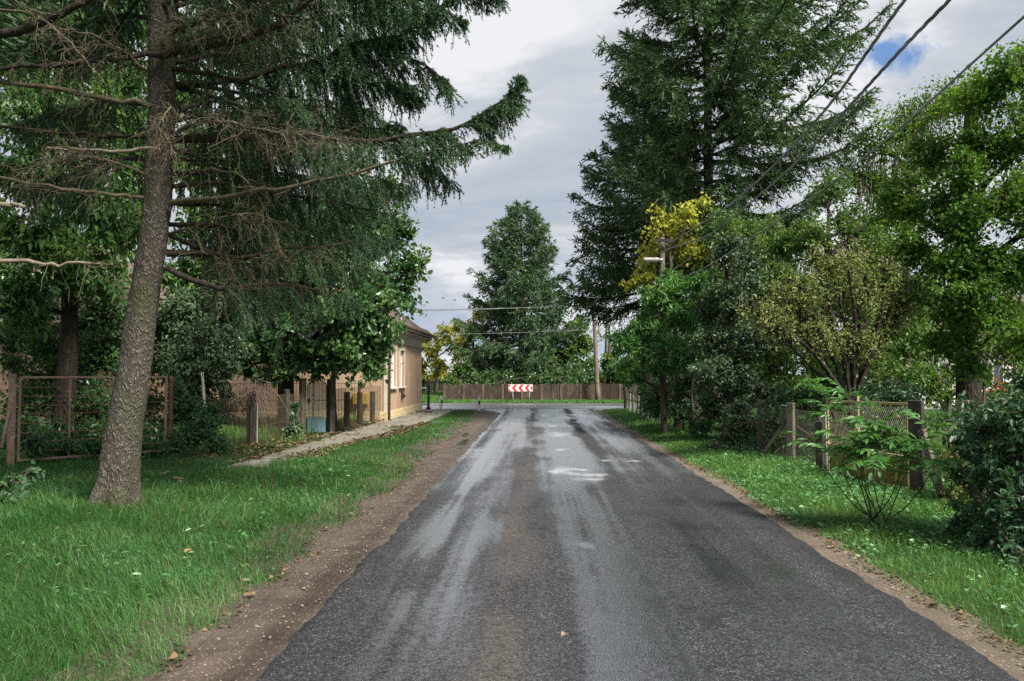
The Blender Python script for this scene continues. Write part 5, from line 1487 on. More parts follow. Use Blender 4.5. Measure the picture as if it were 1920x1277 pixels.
def hip_roof(x0, x1, y0, y1, z0, ov, pitch, thick=.10):
    """hip roof with a real eave thickness and a soffit, ridge along the longer side"""
    a0, a1, b0, b1 = x0 - ov, x1 + ov, y0 - ov, y1 + ov
    wx, wy = a1 - a0, b1 - b0
    h = min(wx, wy) / 2 * math.tan(pitch)
    if wy > wx:
        r = [((a0 + a1) / 2, b0 + wx / 2, z0 + h), ((a0 + a1) / 2, b1 - wx / 2, z0 + h)]
    else:
        r = [(a0 + wy / 2, (b0 + b1) / 2, z0 + h), (a1 - wy / 2, (b0 + b1) / 2, z0 + h)]
    e = [(a0, b0, z0), (a1, b0, z0), (a1, b1, z0), (a0, b1, z0)]
    g = Geo()
    V = e + [(x, y, z - thick) for x, y, z in e] + r
    if wy > wx:
        g.add(V, [(1, 2, 9, 8), (3, 0, 8, 9), (0, 4, 5, 1)[::-1], (1, 5, 6, 2)[::-1], (2, 6, 7, 3)[::-1], (3, 7, 4, 0)[::-1], (4, 5, 6, 7)[::-1]], [(0, 1, 8), (2, 3, 9)])
    else:
        g.add(V, [(0, 1, 9, 8), (2, 3, 8, 9), (0, 4, 5, 1)[::-1], (1, 5, 6, 2)[::-1], (2, 6, 7, 3)[::-1], (3, 7, 4, 0)[::-1], (4, 5, 6, 7)[::-1]], [(1, 2, 9), (3, 0, 8)])
    return g


def wall_sheet(g, o, u, n, width, height, holes, depth=.14):
    """wall face in the plane through o along u (unit) and z, outward normal n, with real window recesses"""
    o, u, n = (np.array(a, float) for a in (o, u, n))
    us = sorted({0, width, *[h[0] for h in holes], *[h[1] for h in holes]})
    vs = sorted({0, height, *[h[2] for h in holes], *[h[3] for h in holes]})
    P = lambda a, b, d=0: o + u * a + np.array((0, 0, b)) - n * d
    for i in range(len(us) - 1):
        for j in range(len(vs) - 1):
            mu, mv = (us[i] + us[i + 1]) / 2, (vs[j] + vs[j + 1]) / 2
            if any(h[0] < mu < h[1] and h[2] < mv < h[3] for h in holes):
                continue
            g.add([P(us[i], vs[j]), P(us[i + 1], vs[j]), P(us[i + 1], vs[j + 1]), P(us[i], vs[j + 1])], [(0, 1, 2, 3)])
    for a, b, c, d in holes:
        for p, q in (((a, c), (b, c)), ((b, c), (b, d)), ((b, d), (a, d)), ((a, d), (a, c))):
            g.add([P(*p), P(*q), P(*q, depth), P(*p, depth)], [(0, 1, 2, 3)])


# --- the tan house
HX, HY0, HY1, HXL = -5.12, 25.8, 33.6, -10.8
root = thing('house', 'tan plastered house with cream cornice and stone plinth at the left corner of the junction', 'house', (HX, HY0, 0))
g = Geo()
wins = [(.75, 1.65, 1.16, 2.50), (2.45, 3.35, 1.16, 2.50)]
wall_sheet(g, (HX, HY0, -.05), (0, 1, 0), (1, 0, 0), HY1 - HY0, 3.2, [(a, b, c + .05, d + .05) for a, b, c, d in wins])
wall_sheet(g, (HXL, HY0, -.05), (1, 0, 0), (0, -1, 0), HX - HXL, 3.2, [])
wall_sheet(g, (HX, HY1, -.05), (-1, 0, 0), (0, 1, 0), HX - HXL, 3.2, [])
wall_sheet(g, (HXL, HY1, -.05), (0, -1, 0), (-1, 0, 0), HY1 - HY0, 3.2, [])
g.build('wall', M['plaster'], root)
# plinth of three stone courses
g = Geo()
rng = np.random.default_rng(8)
for c in range(3):
    z0, z1 = .0 + .12 * c, .115 + .12 * c
    y = HY0 - .03 - .1 * rng.random()
    while y < HY1:
        L = rng.uniform(.25, .5)
        y1 = min(y + L, HY1 + .03)
        y0_ = max(y, HY0 - .03)
        d = .03 + rng.uniform(0, .012)
        g.box((HX + d / 2, (y0_ + y1) / 2, (z0 + z1) / 2), (d, y1 - y0_ - .008, z1 - z0))
        y += L
    x = HXL
    while x < HX:
        L = rng.uniform(.25, .5)
        x1 = min(x + L, HX - .002)
        d = .03 + rng.uniform(0, .012)
        g.box(((x + x1) / 2, HY0 - d / 2, (z0 + z1) / 2), (x1 - x - .008, d, z1 - z0))
        x += L
g.build('plinth', M['stone'], root, bevel=.008)
g = Geo()
for z, hh, pr_ in ((2.76, .05, .035), (2.81, .26, .02), (3.07, .05, .06), (3.12, .05, .14), (3.17, .05, .26)):
    g.box(((HX + HXL) / 2, (HY0 + HY1) / 2, z + hh / 2), (HX - HXL + 2 * pr_, HY1 - HY0 + 2 * pr_, hh))
g.build('cornice', M['cornice'], root, bevel=.006)
g = Geo()
g.box((HX + .011 - .045, HY0 - .012, 1.55), (.11, .024, 2.42))
g.box((HX + .011, HY0 + .03, 1.55), (.022, .06, 2.42))
g.box((HXL + .11, HY0 - .012, 1.55), (.24, .024, 2.42))
g.build('corner_strip', M['cornice'], root)
o = hip_roof(HXL, HX, HY0, HY1, 3.30, .42, R(38)).build('roof', M['tiles'], root)
g = Geo()
for yy in np.arange(HY0 - .35, HY1 + .42, .19):     # the rounded tile ends along the eave
    k = np.linspace(0, math.pi, 7)
    g.tubes(np.array([(HX + .44, yy, 3.285), (HX + .12, yy, 3.285 + .32 * math.tan(R(38)))]), [.062, .062], 8, cap=True)
g.build('eave_tile_row', M['tiles'], root, smooth=True)
g = Geo()
g.box((-8.6, 29.5, 5.9), (.55, .55, 1.5)).box((-8.6, 29.5, 6.68), (.66, .66, .09))
g.build('chimney', M['plaster_old'], o)
for a, b, c, d in wins:
    y0_, y1 = HY0 + a, HY0 + b
    g = Geo()
    for (ya, yb, za, zb) in ((y0_ - .12, y0_, c, d), (y1, y1 + .12, c, d), (y0_ - .12, y1 + .12, d, d + .13)):
        g.box((HX + .018, (ya + yb) / 2, (za + zb) / 2), (.036, yb - ya, zb - za))
    w_ = g.build('window', M['cornice'], root, bevel=.004)
    Geo().box((HX + .05, (y0_ + y1) / 2, c - .03), (.11, y1 - y0_ + .30, .06)).build('sill', M['cornice'], w_, bevel=.006)
    g = Geo()
    fx = HX - .09
    for ya, yb, za, zb in ((y0_, y0_ + .07, c, d), (y1 - .07, y1, c, d), (y0_ + .07, y1 - .07, c, c + .07), (y0_ + .07, y1 - .07, d - .07, d), ((y0_ + y1) / 2 - .035, (y0_ + y1) / 2 + .035, c + .07, d - .07)):
        g.box((fx, (ya + yb) / 2, (za + zb) / 2), (.05, yb - ya, zb - za))
    for ya, yb in ((y0_ + .07, (y0_ + y1) / 2 - .035), ((y0_ + y1) / 2 + .035, y1 - .07)):
        g.box((fx, (ya + yb) / 2, c + (d - c) * .66), (.046, yb - ya, .045))
    g.build('frame', M['frame'], w_)
    Geo().box((HX - .115, (y0_ + y1) / 2, (c + d) / 2), (.012, y1 - y0_, d - c)).build('pane', M['glass'], w_)
g = Geo().tubes(spline([(HX + .34, HY0 + .1, 3.20), (HX + .30, HY0 + .1, 3.08), (HX + .10, HY0 + .1, 2.86), (HX + .085, HY0 + .1, 2.7)], 10), .045, 10)
g.tubes(np.array([(HX + .085, HY0 + .1, 2.7), (HX + .085, HY0 + .1, .02)]), .045, 10)
for z in (.6, 1.5, 2.4):
    g.tubes(np.array([(HX + .085, HY0 + .1, z), (HX + .085, HY0 + .1, z + .04)]), .054, 10, cap=True)
g.build('downpipe', M['iron'], root, smooth=False)
g = Geo().tubes(np.array([(HX + .47, HY0 - .42, 3.20), (HX + .47, HY1 + .42, 3.20)]), .055, 10)
# no visible gutter on the photographed eave beyond the pipe head
g = Geo()
c = (HX, HY0 + 2.9, .82)
g.add([(c[0] + .002, c[1] - .12, c[2] - .16), (c[0] + .002, c[1] + .12, c[2] - .16), (c[0] + .002, c[1] + .12, c[2] + .14), (c[0] + .002, c[1] - .12, c[2] + .14), (c[0] + .16, c[1] - .12, c[2] - .02), (c[0] + .16, c[1] + .12, c[2] - .02)],
      [(0, 1, 5, 4), (4, 5, 2, 3), (0, 3, 2, 1)], [(0, 4, 3), (1, 2, 5)])
g.build('vent_cowl', M['iron'], root)
# yellow gas meter box hanging on the side wall
gb = thing('meter_box', 'yellow gas meter box mounted low on the side wall of the tan house', 'meter box', (-5.95, HY0, .55))
Geo().box((-5.95, HY0 - .14, .80), (.52, .22, .40)).build('cabinet', M['yellow'], gb, bevel=.015)
g = Geo().box((-5.95, HY0 - .255, .80), (.46, .012, .34)).box((-5.77, HY0 - .265, .80), (.03, .02, .08))
g.build('door', M['yellow'], gb, bevel=.004)
Geo().tubes(np.array([(-6.1, HY0 - .14, .62), (-6.1, HY0 - .14, -.02)]), .02, 8).tubes(np.array([(-5.8, HY0 - .14, .62), (-5.8, HY0 - .14, -.02)]), .02, 8).build('pipe', M['yellow'], gb)

# --- second house far left
root = thing('house', 'old tan house mostly hidden by the thicket, behind the rusty gate at the far left', 'house', (-19, 26.5, 0))
g = Geo()
wins = [(4.6, 5.5, 1.2, 2.5)]
wall_sheet(g, (-25, 26.5, -.05), (1, 0, 0), (0, -1, 0), 11.2, 3.4, wins)
wall_sheet(g, (-13.8, 26.5, -.05), (0, 1, 0), (1, 0, 0), 8, 3.4, [])
wall_sheet(g, (-13.8, 34.5, -.05), (-1, 0, 0), (0, 1, 0), 11.2, 3.4, [])
wall_sheet(g, (-25, 34.5, -.05), (0, -1, 0), (-1, 0, 0), 8, 3.4, [])
g.build('wall', M['plaster_old'], root)
hip_roof(-25, -13.8, 26.5, 34.5, 3.42, .45, R(38)).build('roof', M['tiles'], root)
for a, b, c, d in wins:
    g = Geo()
    x0, x1, z0, z1 = -25 + a, -25 + b, c - .05, d - .05
    for xa, xb, za, zb in ((x0, x0 + .07, z0, z1), (x1 - .07, x1, z0, z1), (x0 + .07, x1 - .07, z0, z0 + .07), (x0 + .07, x1 - .07, z1 - .07, z1), ((x0 + x1) / 2 - .03, (x0 + x1) / 2 + .03, z0 + .07, z1 - .07)):
        g.box(((xa + xb) / 2, 26.6, (za + zb) / 2), (xb - xa, .05, zb - za))
    w_ = g.build('window', M['frame'], root)
    Geo().box(((x0 + x1) / 2, 26.63, (z0 + z1) / 2), (x1 - x0, .012, z1 - z0)).build('pane', M['glass'], w_)

# --- white house glimpsed through the right garden
root = thing('house', 'white house glimpsed between the trunks of the right garden, with white-framed windows', 'house', (24, 40, 0))
g = Geo()
wins = [(.9, 2.1, .9, 2.3), (3.6, 4.8, .9, 2.3), (6.3, 7.5, .9, 2.3)]
wall_sheet(g, (19.0, 40, -.05), (1, 0, 0), (0, -1, 0), 11, 3.2, wins)
wall_sheet(g, (30, 40, -.05), (0, 1, 0), (1, 0, 0), 8, 3.2, [])
wall_sheet(g, (30, 48, -.05), (-1, 0, 0), (0, 1, 0), 11, 3.2, [])
wall_sheet(g, (19.0, 48, -.05), (0, -1, 0), (-1, 0, 0), 8, 3.2, [])
g.build('wall', M['white_wall'], root)
hip_roof(19.0, 30, 40, 48, 3.2, .45, R(36)).build('roof', M['tiles'], root)
for a, b, c, d in wins:
    x0, x1, z0, z1 = 19 + a, 19 + b, c - .05, d - .05
    g = Geo()
    for xa, xb, za, zb in ((x0, x0 + .09, z0, z1), (x1 - .09, x1, z0, z1), (x0 + .09, x1 - .09, z0, z0 + .09), (x0 + .09, x1 - .09, z1 - .09, z1), ((x0 + x1) / 2 - .04, (x0 + x1) / 2 + .04, z0 + .09, z1 - .09)):
        g.box(((xa + xb) / 2, 40.08, (za + zb) / 2), (xb - xa, .06, zb - za))
    w_ = g.build('window', M['frame'], root)
    Geo().box(((x0 + x1) / 2, 40.12, (z0 + z1) / 2), (x1 - x0, .012, z1 - z0)).build('pane', M['glass'], w_)
M['flower'] = leaf_mat('red_flowers', [(0.35, 0.05, 0.03), (0.45, 0.08, 0.04), (0.2, 0.12, 0.04)], .2, .5, .3, .2)
b = G0(1872, 36)
broadleaf('flower_bush', 'bush with small red flowers in front of the white house', b, [b, b + (0, 0, .3), b + (0, 0, .7), b + (.1, 0, 1.1)], .03, .01,
          [(1875, 722, 36, 14, 12), (1890, 735, 36, 16, 14), (1862, 740, 36, 14, 12)], (.12, .09), 1.5, 'flower', 'twig_brown', 91, cat='shrub')

# --- rusty double gate at the left
GA, GB = gnd(24, 884), gnd(314, 862)
GA[2] = GB[2] = 0
root = thing('driveway_gate', 'large rusty two-leaf steel gate of thin horizontal rods, behind the leaning spruce', 'gate', GA)
u_ = unit(GB - GA)
LG = np.linalg.norm(GB - GA)
n_ = np.array((-u_[1], u_[0], 0))
hg = 1.60
for a, w_, h_, mt in ((-.04, .10, 1.64, 'rust_light'), (LG + .04, .07, 1.60, 'rust')):
    Geo().beam(GA + u_ * a - (0, 0, .1), GA + u_ * a + (0, 0, h_), w_, w_, up=n_).build('post', M[mt], root, bevel=.006)
half = LG * .62
for i, (a0, a1) in enumerate(((.05, half - .01), (half + .01, LG - .03))):
    fr = Geo()
    z0 = .16
    P = lambda a, z: GA + u_ * a + np.array((0, 0, z))
    for a in (a0 + .02, a1 - .02):
        fr.beam(P(a, z0), P(a, hg), .04, .04, up=n_)
    if i == 0:
        am = a0 + (a1 - a0) * .52
        fr.beam(P(am, z0 + .02), P(am, hg - .02), .03, .03, up=n_)
    fr.beam(P(a0 + .04, hg - .02), P(a1 - .04, hg - .02), .05, .036)
    fr.beam(P(a0 + .04, z0 + .02), P(a1 - .04, z0 + .02), .04, .04)
    leaf = fr.build('gate_leaf', M['rust_light'], root, bevel=.004)
    rd = Geo()
    for z in np.linspace(z0 + .17, hg - .18, 8):
        k = np.linspace(0, 1, 9)
        q = P(a0 + .03, z) + (P(a1 - .03, z) - P(a0 + .03, z)) * k[:, None]
        q[:, 2] += -.012 * np.sin(k * math.pi) + .006 * np.sin(k * 9 + z * 7)
        rd.tubes(q, .0085, 6)
    rd.build('rod', M['rust'], leaf)
Geo().box(GA + u_ * half + n_ * -.03 + (0, 0, .95), (.05, .06, .16), math.atan2(u_[1], u_[0])).build('latch', M['iron'], root)
# a leaning pole left of the gate
g = Geo().tubes(np.array([at(2, 840, 12.2), at(26, 735, 12.9)]), .03, 7, cap=True)
tag(g.build('leaning_pole', M['wood_pole'], smooth=True), 'brown pole leaning against the left post of the rusty gate', 'pole')
# white stake
p0 = gnd(383, 838)
p0 = np.array((at(384, 800, 16)[0], 16.0, 0))
q = spline([p0, at(383, 760, 16), at(379, 698, 16)], 8)
tag(Geo().tubes(q, np.linspace(.035, .028, 8), 7, cap=True).build('stake', M['concrete_pale'], smooth=True), 'thin pale stake standing in the bushes right of the rusty gate', 'stake')


def mesh_panel(a, b, z0, z1, step, r, cross=None):
    """upright wires between two points plus horizontal strands"""
    a, b = np.array(a, float), np.array(b, float)
    g = Geo()
    n = int(np.linalg.norm(b - a) / step)
    k = (np.arange(n) + .5) / n
    base = a + (b - a) * k[:, None]
    P = np.stack((base + (0, 0, z0), base + (0, 0, z1)), 1)
    g.tubes(P, r, 3)
    for z in (cross or np.linspace(z0 + .05, z1 - .04, 4)):
        g.tubes(np.array([a + (0, 0, z), (a + b) / 2 + (0, 0, z - .015), b + (0, 0, z)]), r * 1.2, 4)
    return g


def rough_post(p, w_, h_, mt, root, rz=0.0, lean=(0, 0), name='post'):
    p = np.array(p, float)
    g = Geo()
    k = np.linspace(-.15, h_, 7)
    P = np.stack((p[0] + lean[0] * k, p[1] + lean[1] * k, p[2] + k), 1)
    g.tubes(P, w_ * .68, 4, cap=True)
    return g.build(name, M[mt], root, bevel=.006)


# --- front fence of the left garden
pts = [gnd(392, 853), gnd(470, 838), gnd(536, 824), gnd(566, 817)]
for p in pts:
    p[2] = 0
root = thing('garden_fence', 'dark wire fence with a stout black post, left of the blue garden gate', 'fence', pts[1])
rough_post(pts[1], .15, 1.18, 'concrete_dark', root)
rough_post(pts[1] + (.13, .02, 0), .03, .98, 'concrete_pale', root)
rough_post(pts[2], .13, 1.25, 'concrete_dark', root)
for a, b in zip(pts[:-1], pts[1:]):
    mesh_panel(a, b, .05, 1.12, .045, .0038, (.08, .45, .82, 1.12)).build('wire_mesh', M['wire_rust'], root)
pts2 = [gnd(619, 815), gnd(650, 805), gnd(674, 800), gnd(698, 795), gnd(718, 791)]
for p in pts2:
    p[2] = 0
root = thing('garden_fence', 'wire fence on low dark concrete posts between the blue gate and the tan house', 'fence', pts2[1])
for i, (p, h_) in enumerate(zip(pts2[1:], (1.10, 1.06, 1.06, 1.06))):
    rough_post(p, .13 if i < 3 else .11, h_, 'concrete_dark' if i < 3 else 'concrete', root)
for a, b in zip(pts2[:-1], pts2[1:]):
    mesh_panel(a, b, .06, 1.22, .06, .0042, (.1, .5, .9, 1.22)).build('wire_mesh', M['wire_rust'], root)
# a second, inner fence of upright rods behind
root = thing('inner_fence', 'see-through fence of thin upright rods standing across the yard before the tan house wall', 'fence', (-9, 23.6, 0))
mesh_panel((-10.6, 23.6, 0), (-5.75, 24.6, 0), .05, 1.35, .10, .006, (.1, .8, 1.33)).build('rod_panel', M['iron'], root)
for x in (-10.6, -8.2, -5.75):
    Geo().box((x, 23.6 + (x + 10.6) * .206, .65), (.07, .07, 1.5)).build('post', M['iron'], root, bevel=.005)

# --- the garden gate: arched wire top, peeling blue sheet below
A, B = gnd(570, 816), gnd(617, 816)
A[2] = B[2] = 0
root = thing('garden_gate', 'small arched garden gate, wire mesh above and peeling light blue sheet below', 'gate', (A + B) / 2)
rough_post(A - (.05, 0, 0), .15, 1.52, 'concrete', root)
rough_post(B + (.04, 0, 0), .17, 1.50, 'concrete_dark', root)
u_ = unit(B - A)
LG = np.linalg.norm(B - A) - .16
a0 = A + u_ * .08
fr = Geo()
th = np.linspace(0, math.pi, 15)
arch = np.array([a0 + u_ * (LG / 2 - LG / 2 * math.cos(x)) + np.array((0, 0, 1.27 + .21 * math.sin(x))) for x in th])
fr.tubes(np.vstack((a0 + (0, 0, .10), arch, a0 + u_ * LG + (0, 0, .10))), .016, 6)
fr.tubes(np.array([a0 + u_ * LG * .34 + (0, 0, .1), a0 + u_ * LG * .34 + (0, 0, 1.46)]), .015, 6)
fr.tubes(np.array([a0 + (0, 0, .45), a0 + u_ * LG + (0, 0, .45)]), .014, 6)
fr.tubes(np.array([a0 + (0, 0, .93), a0 + u_ * LG * .34 + (0, 0, 1.12)]), .010, 6)
fr.build('frame', M['green_wire'], root)
g = Geo().box((A + B) / 2 + (0, -.018, .26), (LG - .02, .006, .36))
for k in (.3, .62):
    g.box(a0 + u_ * LG * k + (0, -.025, .26), (.022, .012, .36))
g.build('sheet_panel', M['blue_paint'], root)
g = Geo()
for k in np.linspace(.04, .96, 26):
    top = 1.27 + .21 * math.sin(math.acos(np.clip(1 - 2 * k, -1, 1)))
    g.tubes(np.array([a0 + u_ * LG * k + (0, 0, .45), a0 + u_ * LG * k + (0, 0, top)]), .0058, 3)
for z in np.arange(.5, 1.46, .035):
    e = 0 if z < 1.27 else (1 - math.sqrt(max(0, 1 - ((z - 1.27) / .21) ** 2))) / 2
    g.tubes(np.array([a0 + u_ * LG * e + (0, 0, z), a0 + u_ * LG * (1 - e) + (0, 0, z)]), .0058, 3)
g.build('wire_mesh', M['green_wire'], root)
Geo().box(a0 + u_ * .06 + (0, -.03, .92), (.05, .03, .12)).build('handle', M['iron'], root)

# dry vine tangled over the black post
rng = np.random.default_rng(14)
c0 = at(470, 735, 17.1)
vines = Geo()
n = 75
st = c0 + rng.normal(0, .12, (n, 3)) * (1.2, .6, .6) + (0, 0, .02)
k = np.linspace(0, 1, 10)
d = rnd_unit(rng, n) * (1, .7, .55) + (0, 0, .45)
l = rng.uniform(.25, .75, n)
V_ = st[:, None] + d[:, None] * (l[:, None] * k)[:, :, None]
V_[:, :, 2] -= (l * rng.uniform(.6, 1.7, n))[:, None] * k ** 2.2
V_[:, 1:] += np.cumsum(rng.normal(0, .02, (n, 9, 3)), axis=1)
vines.tubes(V_, np.linspace(.007, .003, 10)[None], 4)
tag(vines.build('dry_vine', M['vine'], origin=c0, smooth=True), 'tangle of dry leafless vine stems draped over the stout black fence post', 'vine')

# --- railing past the house corner
root = thing('railing', 'short black railing with a stout end post at the far corner of the tan house', 'railing', (-5.0, 34.4, 0))
Geo().box((-4.92, 34.4, .52), (.10, .10, 1.12)).box((-4.92, 34.4, 1.10), (.13, .13, .05)).box((-4.92, 34.4, .06), (.2, .2, .14)).build('post', M['iron'], root, bevel=.008)
g = Geo()
for x in np.arange(-7.5, -5.0, .11):
    g.beam((x, 34.4, .22), (x, 34.4, .96), .016, .016)
g.beam((-7.6, 34.4, .25), (-4.97, 34.4, .25), .03, .03).beam((-7.6, 34.4, .72), (-4.97, 34.4, .72), .025, .025)
g.build('bars', M['iron'], root)
Geo().beam((-7.6, 34.4, .99), (-4.97, 34.4, .99), .06, .05).build('handrail', M['white'], root, bevel=.006)

# --- wall at the end of the road
root = thing('boundary_wall', 'low brown stained wall of rendered panels between posts, across the end of the road', 'wall', (0, 45.8, 0))
rng = np.random.default_rng(31)
xs = np.arange(-5.6, 13.2, 1.16)
for i, x in enumerate(xs):
    hp = 1.03 + rng.uniform(-.03, .03)
    Geo().box((x, 45.8, hp / 2 - .05), (.14, .15, hp + .1)).build('post', M['wallpost'], root, bevel=.012)
    if i < len(xs) - 1:
        n = 30
        kx = np.linspace(x + .072, xs[i + 1] - .072, n)
        kz = np.linspace(-.1, 1, 16)
        topz = 1.02 + rng.uniform(-.06, .05) + .09 * (fbm(kx * 3, 1.0 + i, 2) - .5) - .05 * np.sin(np.linspace(0, math.pi, n)) * rng.random()
        Xp, Zp = np.meshgrid(kx, kz, indexing='ij')
        Zp = np.where(Zp > 0, Zp * topz[:, None], Zp)
        Yf = 45.80 - .04 + .025 * (fbm(Xp * 6, Zp * 2.5, 1) - .5) + .02 * (vn(Xp * 26, Zp * 3, 3) - .5)
        g = Geo().add(np.stack((Xp, Yf, Zp), -1), grid_q(n, 16))
        g.add(np.stack((Xp, Yf * 0 + 45.84, Zp), -1), grid_q(n, 16)[:, ::-1])
        i0 = np.arange(n - 1) * 16 + 15
        t0 = np.stack((np.stack((Xp[:, -1], Yf[:, -1], Zp[:, -1]), -1), np.stack((Xp[:, -1], 45.84 + 0 * Xp[:, -1], Zp[:, -1]), -1)), 1)
        g.add(t0, grid_q(n, 2)[:, ::1])
        g.build('panel', M['wallpanel'], root)
# palisade beyond, far left
root = thing('palisade_fence', 'dark wooden palisade fence beyond the junction, just right of the tan house', 'fence', (-9, 66, 0))
g = Geo()
rng = np.random.default_rng(6)
for x in np.arange(-17, -7.6, .16):
    hh = 1.05 + rng.uniform(-.08, .08)
    g.box((x, 66, hh / 2), (.12, .03, hh), tilt=(0, 0))
g.box((-12.3, 66.03, .35), (9.5, .04, .08)).box((-12.3, 66.03, .85), (9.5, .04, .08))
g.build('pickets', M['concrete_dark'], root)
for x in np.arange(-16.5, -7.5, 2.2):
    Geo().box((x, 66.1, .6), (.12, .12, 1.25)).build('post', M['concrete'], root)
# the sandy path beyond the junction
g = Geo()
ky = np.linspace(41.9, 64, 30)
kx = np.linspace(-1, 1, 6)
Xp = (-8.2 - .05 * (ky - 42))[:, None] + kx[None] * .6
g.add(np.stack((Xp, np.repeat(ky[:, None], 6, 1), gz(Xp, ky[:, None]) + .03), -1), grid_q(30, 6)[:, ::-1])
tag(g.build('path', M['sand'], smooth=True, attrs={'wet': np.full(180, .1), 'puddle': np.zeros(180)}), kind='structure')

# --- chevron board
root = thing('chevron_sign', 'white board with red chevrons pointing left, on two grey posts before the end wall', 'road sign', (-.95, 44.2, 0))
bx0, bx1 = at(953, 727, 44.2)[0], at(999, 727, 44.2)[0]
bz1, bz0 = at(976, 721, 44.2)[2], at(976, 734, 44.2)[2]
bd_ = Geo().box(((bx0 + bx1) / 2, 44.2, (bz0 + bz1) / 2), (bx1 - bx0, .025, bz1 - bz0)).build('board', M['white'], root, bevel=.006)
Wb, Hb = bx1 - bx0, bz1 - bz0
g = Geo()
yf, yb = 44.184, 44.187
# red bands: each a left-pointing chevron; at the right end a filled arrow head
band = Wb / 4.0
for k in range(4):
    x0 = bx0 + Wb * (.012 + .250 * k)
    w_ = Wb * .118
    zc = (bz0 + bz1) / 2
    hh = Hb / 2 - .012
    if k == 0:
        # left corners of the board, red above and below the first white chevron
        g.add([(bx0 + .012, yf, zc + .012), (bx0 + .012, yf, bz1 - .012), (bx0 + .012 + Wb * .105, yf, bz1 - .012)], t=[(0, 2, 1)])
        g.add([(bx0 + .012, yf, zc - .012), (bx0 + .012, yf, bz0 + .012), (bx0 + .012 + Wb * .105, yf, bz0 + .012)], t=[(0, 1, 2)])
        continue
    xa = bx0 + Wb * (.262 * k - .115)
    sl = Wb * .105
    g.add([(xa, yf, zc), (xa + sl, yf, zc + hh), (xa + sl + w_, yf, zc + hh), (xa + w_, yf, zc)], [(0, 3, 2, 1)])
    g.add([(xa, yf, zc), (xa + sl, yf, zc - hh), (xa + sl + w_, yf, zc - hh), (xa + w_, yf, zc)], [(0, 1, 2, 3)])
xa = bx0 + Wb * .90
g.add([(xa, yf, zc), (bx1 - .012, yf, zc + hh * .86), (bx1 - .012, yf, zc - hh * .86)], t=[(0, 2, 1)])
g.build('chevrons', M['red_sign'], bd_)
for px in (961.5, 992.5):
    x = at(px, 740, 44.25)[0]
    Geo().tubes(np.array([(x, 44.245, -.1), (x, 44.245, bz1 - .02)]), .032, 10, cap=True).build('post', M['steel'], root, smooth=True)

# --- two marker posts at the corner
first = None
for px, py0, py1, lab in ((827, 745, 768, 'white roadside marker post nearer the tan house'), (897, 745, 770.5, 'white roadside marker post with a dark band, at the tip of the grass verge')):
    p = gnd(px, py1)
    p[2] = 0
    hh = at(px, py0, p[1])[2] + .06
    if first is None:
        root = thing('marker_post', lab, 'marker post', p, 'white marker posts at the junction')
        k = np.array([-.1, .0, hh * .9, hh])
        g = Geo()
        v = []
        for z, sy in ((-.1, 1), (hh - .06, 1)):
            v += [(p[0] - .07, p[1] - .04, z), (p[0] + .07, p[1] - .04, z), (p[0] + .07, p[1] + .04, z), (p[0] - .07, p[1] + .04, z)]
        v += [(p[0] - .07, p[1] - .04, hh - .05), (p[0] + .07, p[1] - .04, hh), (p[0] + .07, p[1] + .04, hh), (p[0] - .07, p[1] + .04, hh - .05)]
        g.add(v, [(0, 1, 5, 4), (1, 2, 6, 5), (2, 3, 7, 6), (3, 0, 4, 7), (4, 5, 9, 8), (5, 6, 10, 9), (6, 7, 11, 10), (7, 4, 8, 11), (8, 9, 10, 11)])
        g.build('body', M['white'], root, bevel=.008)
        g = Geo()
        zb, zt = hh * .45, hh * .72
        e = .003
        g.add([(p[0] + .012, p[1] - .04 - e, zb), (p[0] + .07 + e, p[1] - .04 - e, zb), (p[0] + .07 + e, p[1] - .04 - e, zt), (p[0] + .012, p[1] - .04 - e, zt)], [(0, 1, 2, 3)])
        g.add([(p[0] + .07 + e, p[1] - .04 - e, zb), (p[0] + .07 + e, p[1] + .04, zb), (p[0] + .07 + e, p[1] + .04, zt), (p[0] + .07 + e, p[1] - .04 - e, zt)], [(0, 1, 2, 3)])
        g.build('black_band', M['black_sign'], root)
        first = root
    else:
        c = first.copy()
        COL.objects.link(c)
        c.location = tuple(p)
        c['label'] = lab
        for ch in list(first.children):
            d = ch.copy()
            COL.objects.link(d)
            d.parent = c

# --- utility pole at the junction and its wires
pb = gnd(1117, 751)
pb = np.array((pb[0], 45.2, 0))
root = thing('utility_pole', 'bare wooden utility pole standing before the right part of the end wall', 'utility pole', pb)
ptop = at(1112.5, 562, 45.2)
Geo().tubes(spline([pb - (0, 0, .3), pb * .5 + ptop * .5, ptop], 8), np.linspace(.15, .095, 8), 12, cap=True).build('shaft', M['wood_pole'], root, smooth=True)
Geo().beam(at(1101, 579, 45.1), at(1125, 579, 45.1), .09, .09).build('crossarm', M['wood_pole'], root, bevel=.008)
ins = []
for px in (1102, 1108, 1118, 1124):
    p = at(px, 576, 45.1)
    g = Geo()
    for dz, r_ in ((0, .018), (.05, .018), (.055, .05), (.09, .055), (.10, .035), (.14, .045), (.16, .02)):
        pass
    zz_ = np.array([0, .06, .065, .10, .11, .15, .17])
    P = np.stack((p[0] + 0 * zz_, p[1] + 0 * zz_, p[2] + zz_), 1)
    g.tubes(P, np.array([.015, .015, .05, .055, .035, .045, .015]), 10, cap=True)
    g.build('insulator', M['white'], root, smooth=True)
    ins.append(p + (0, 0, .16))
Geo().box(pb + (0, -.158, 1.18), (.11, .012, .13)).build('number_plate', M['gate_bar'], root)


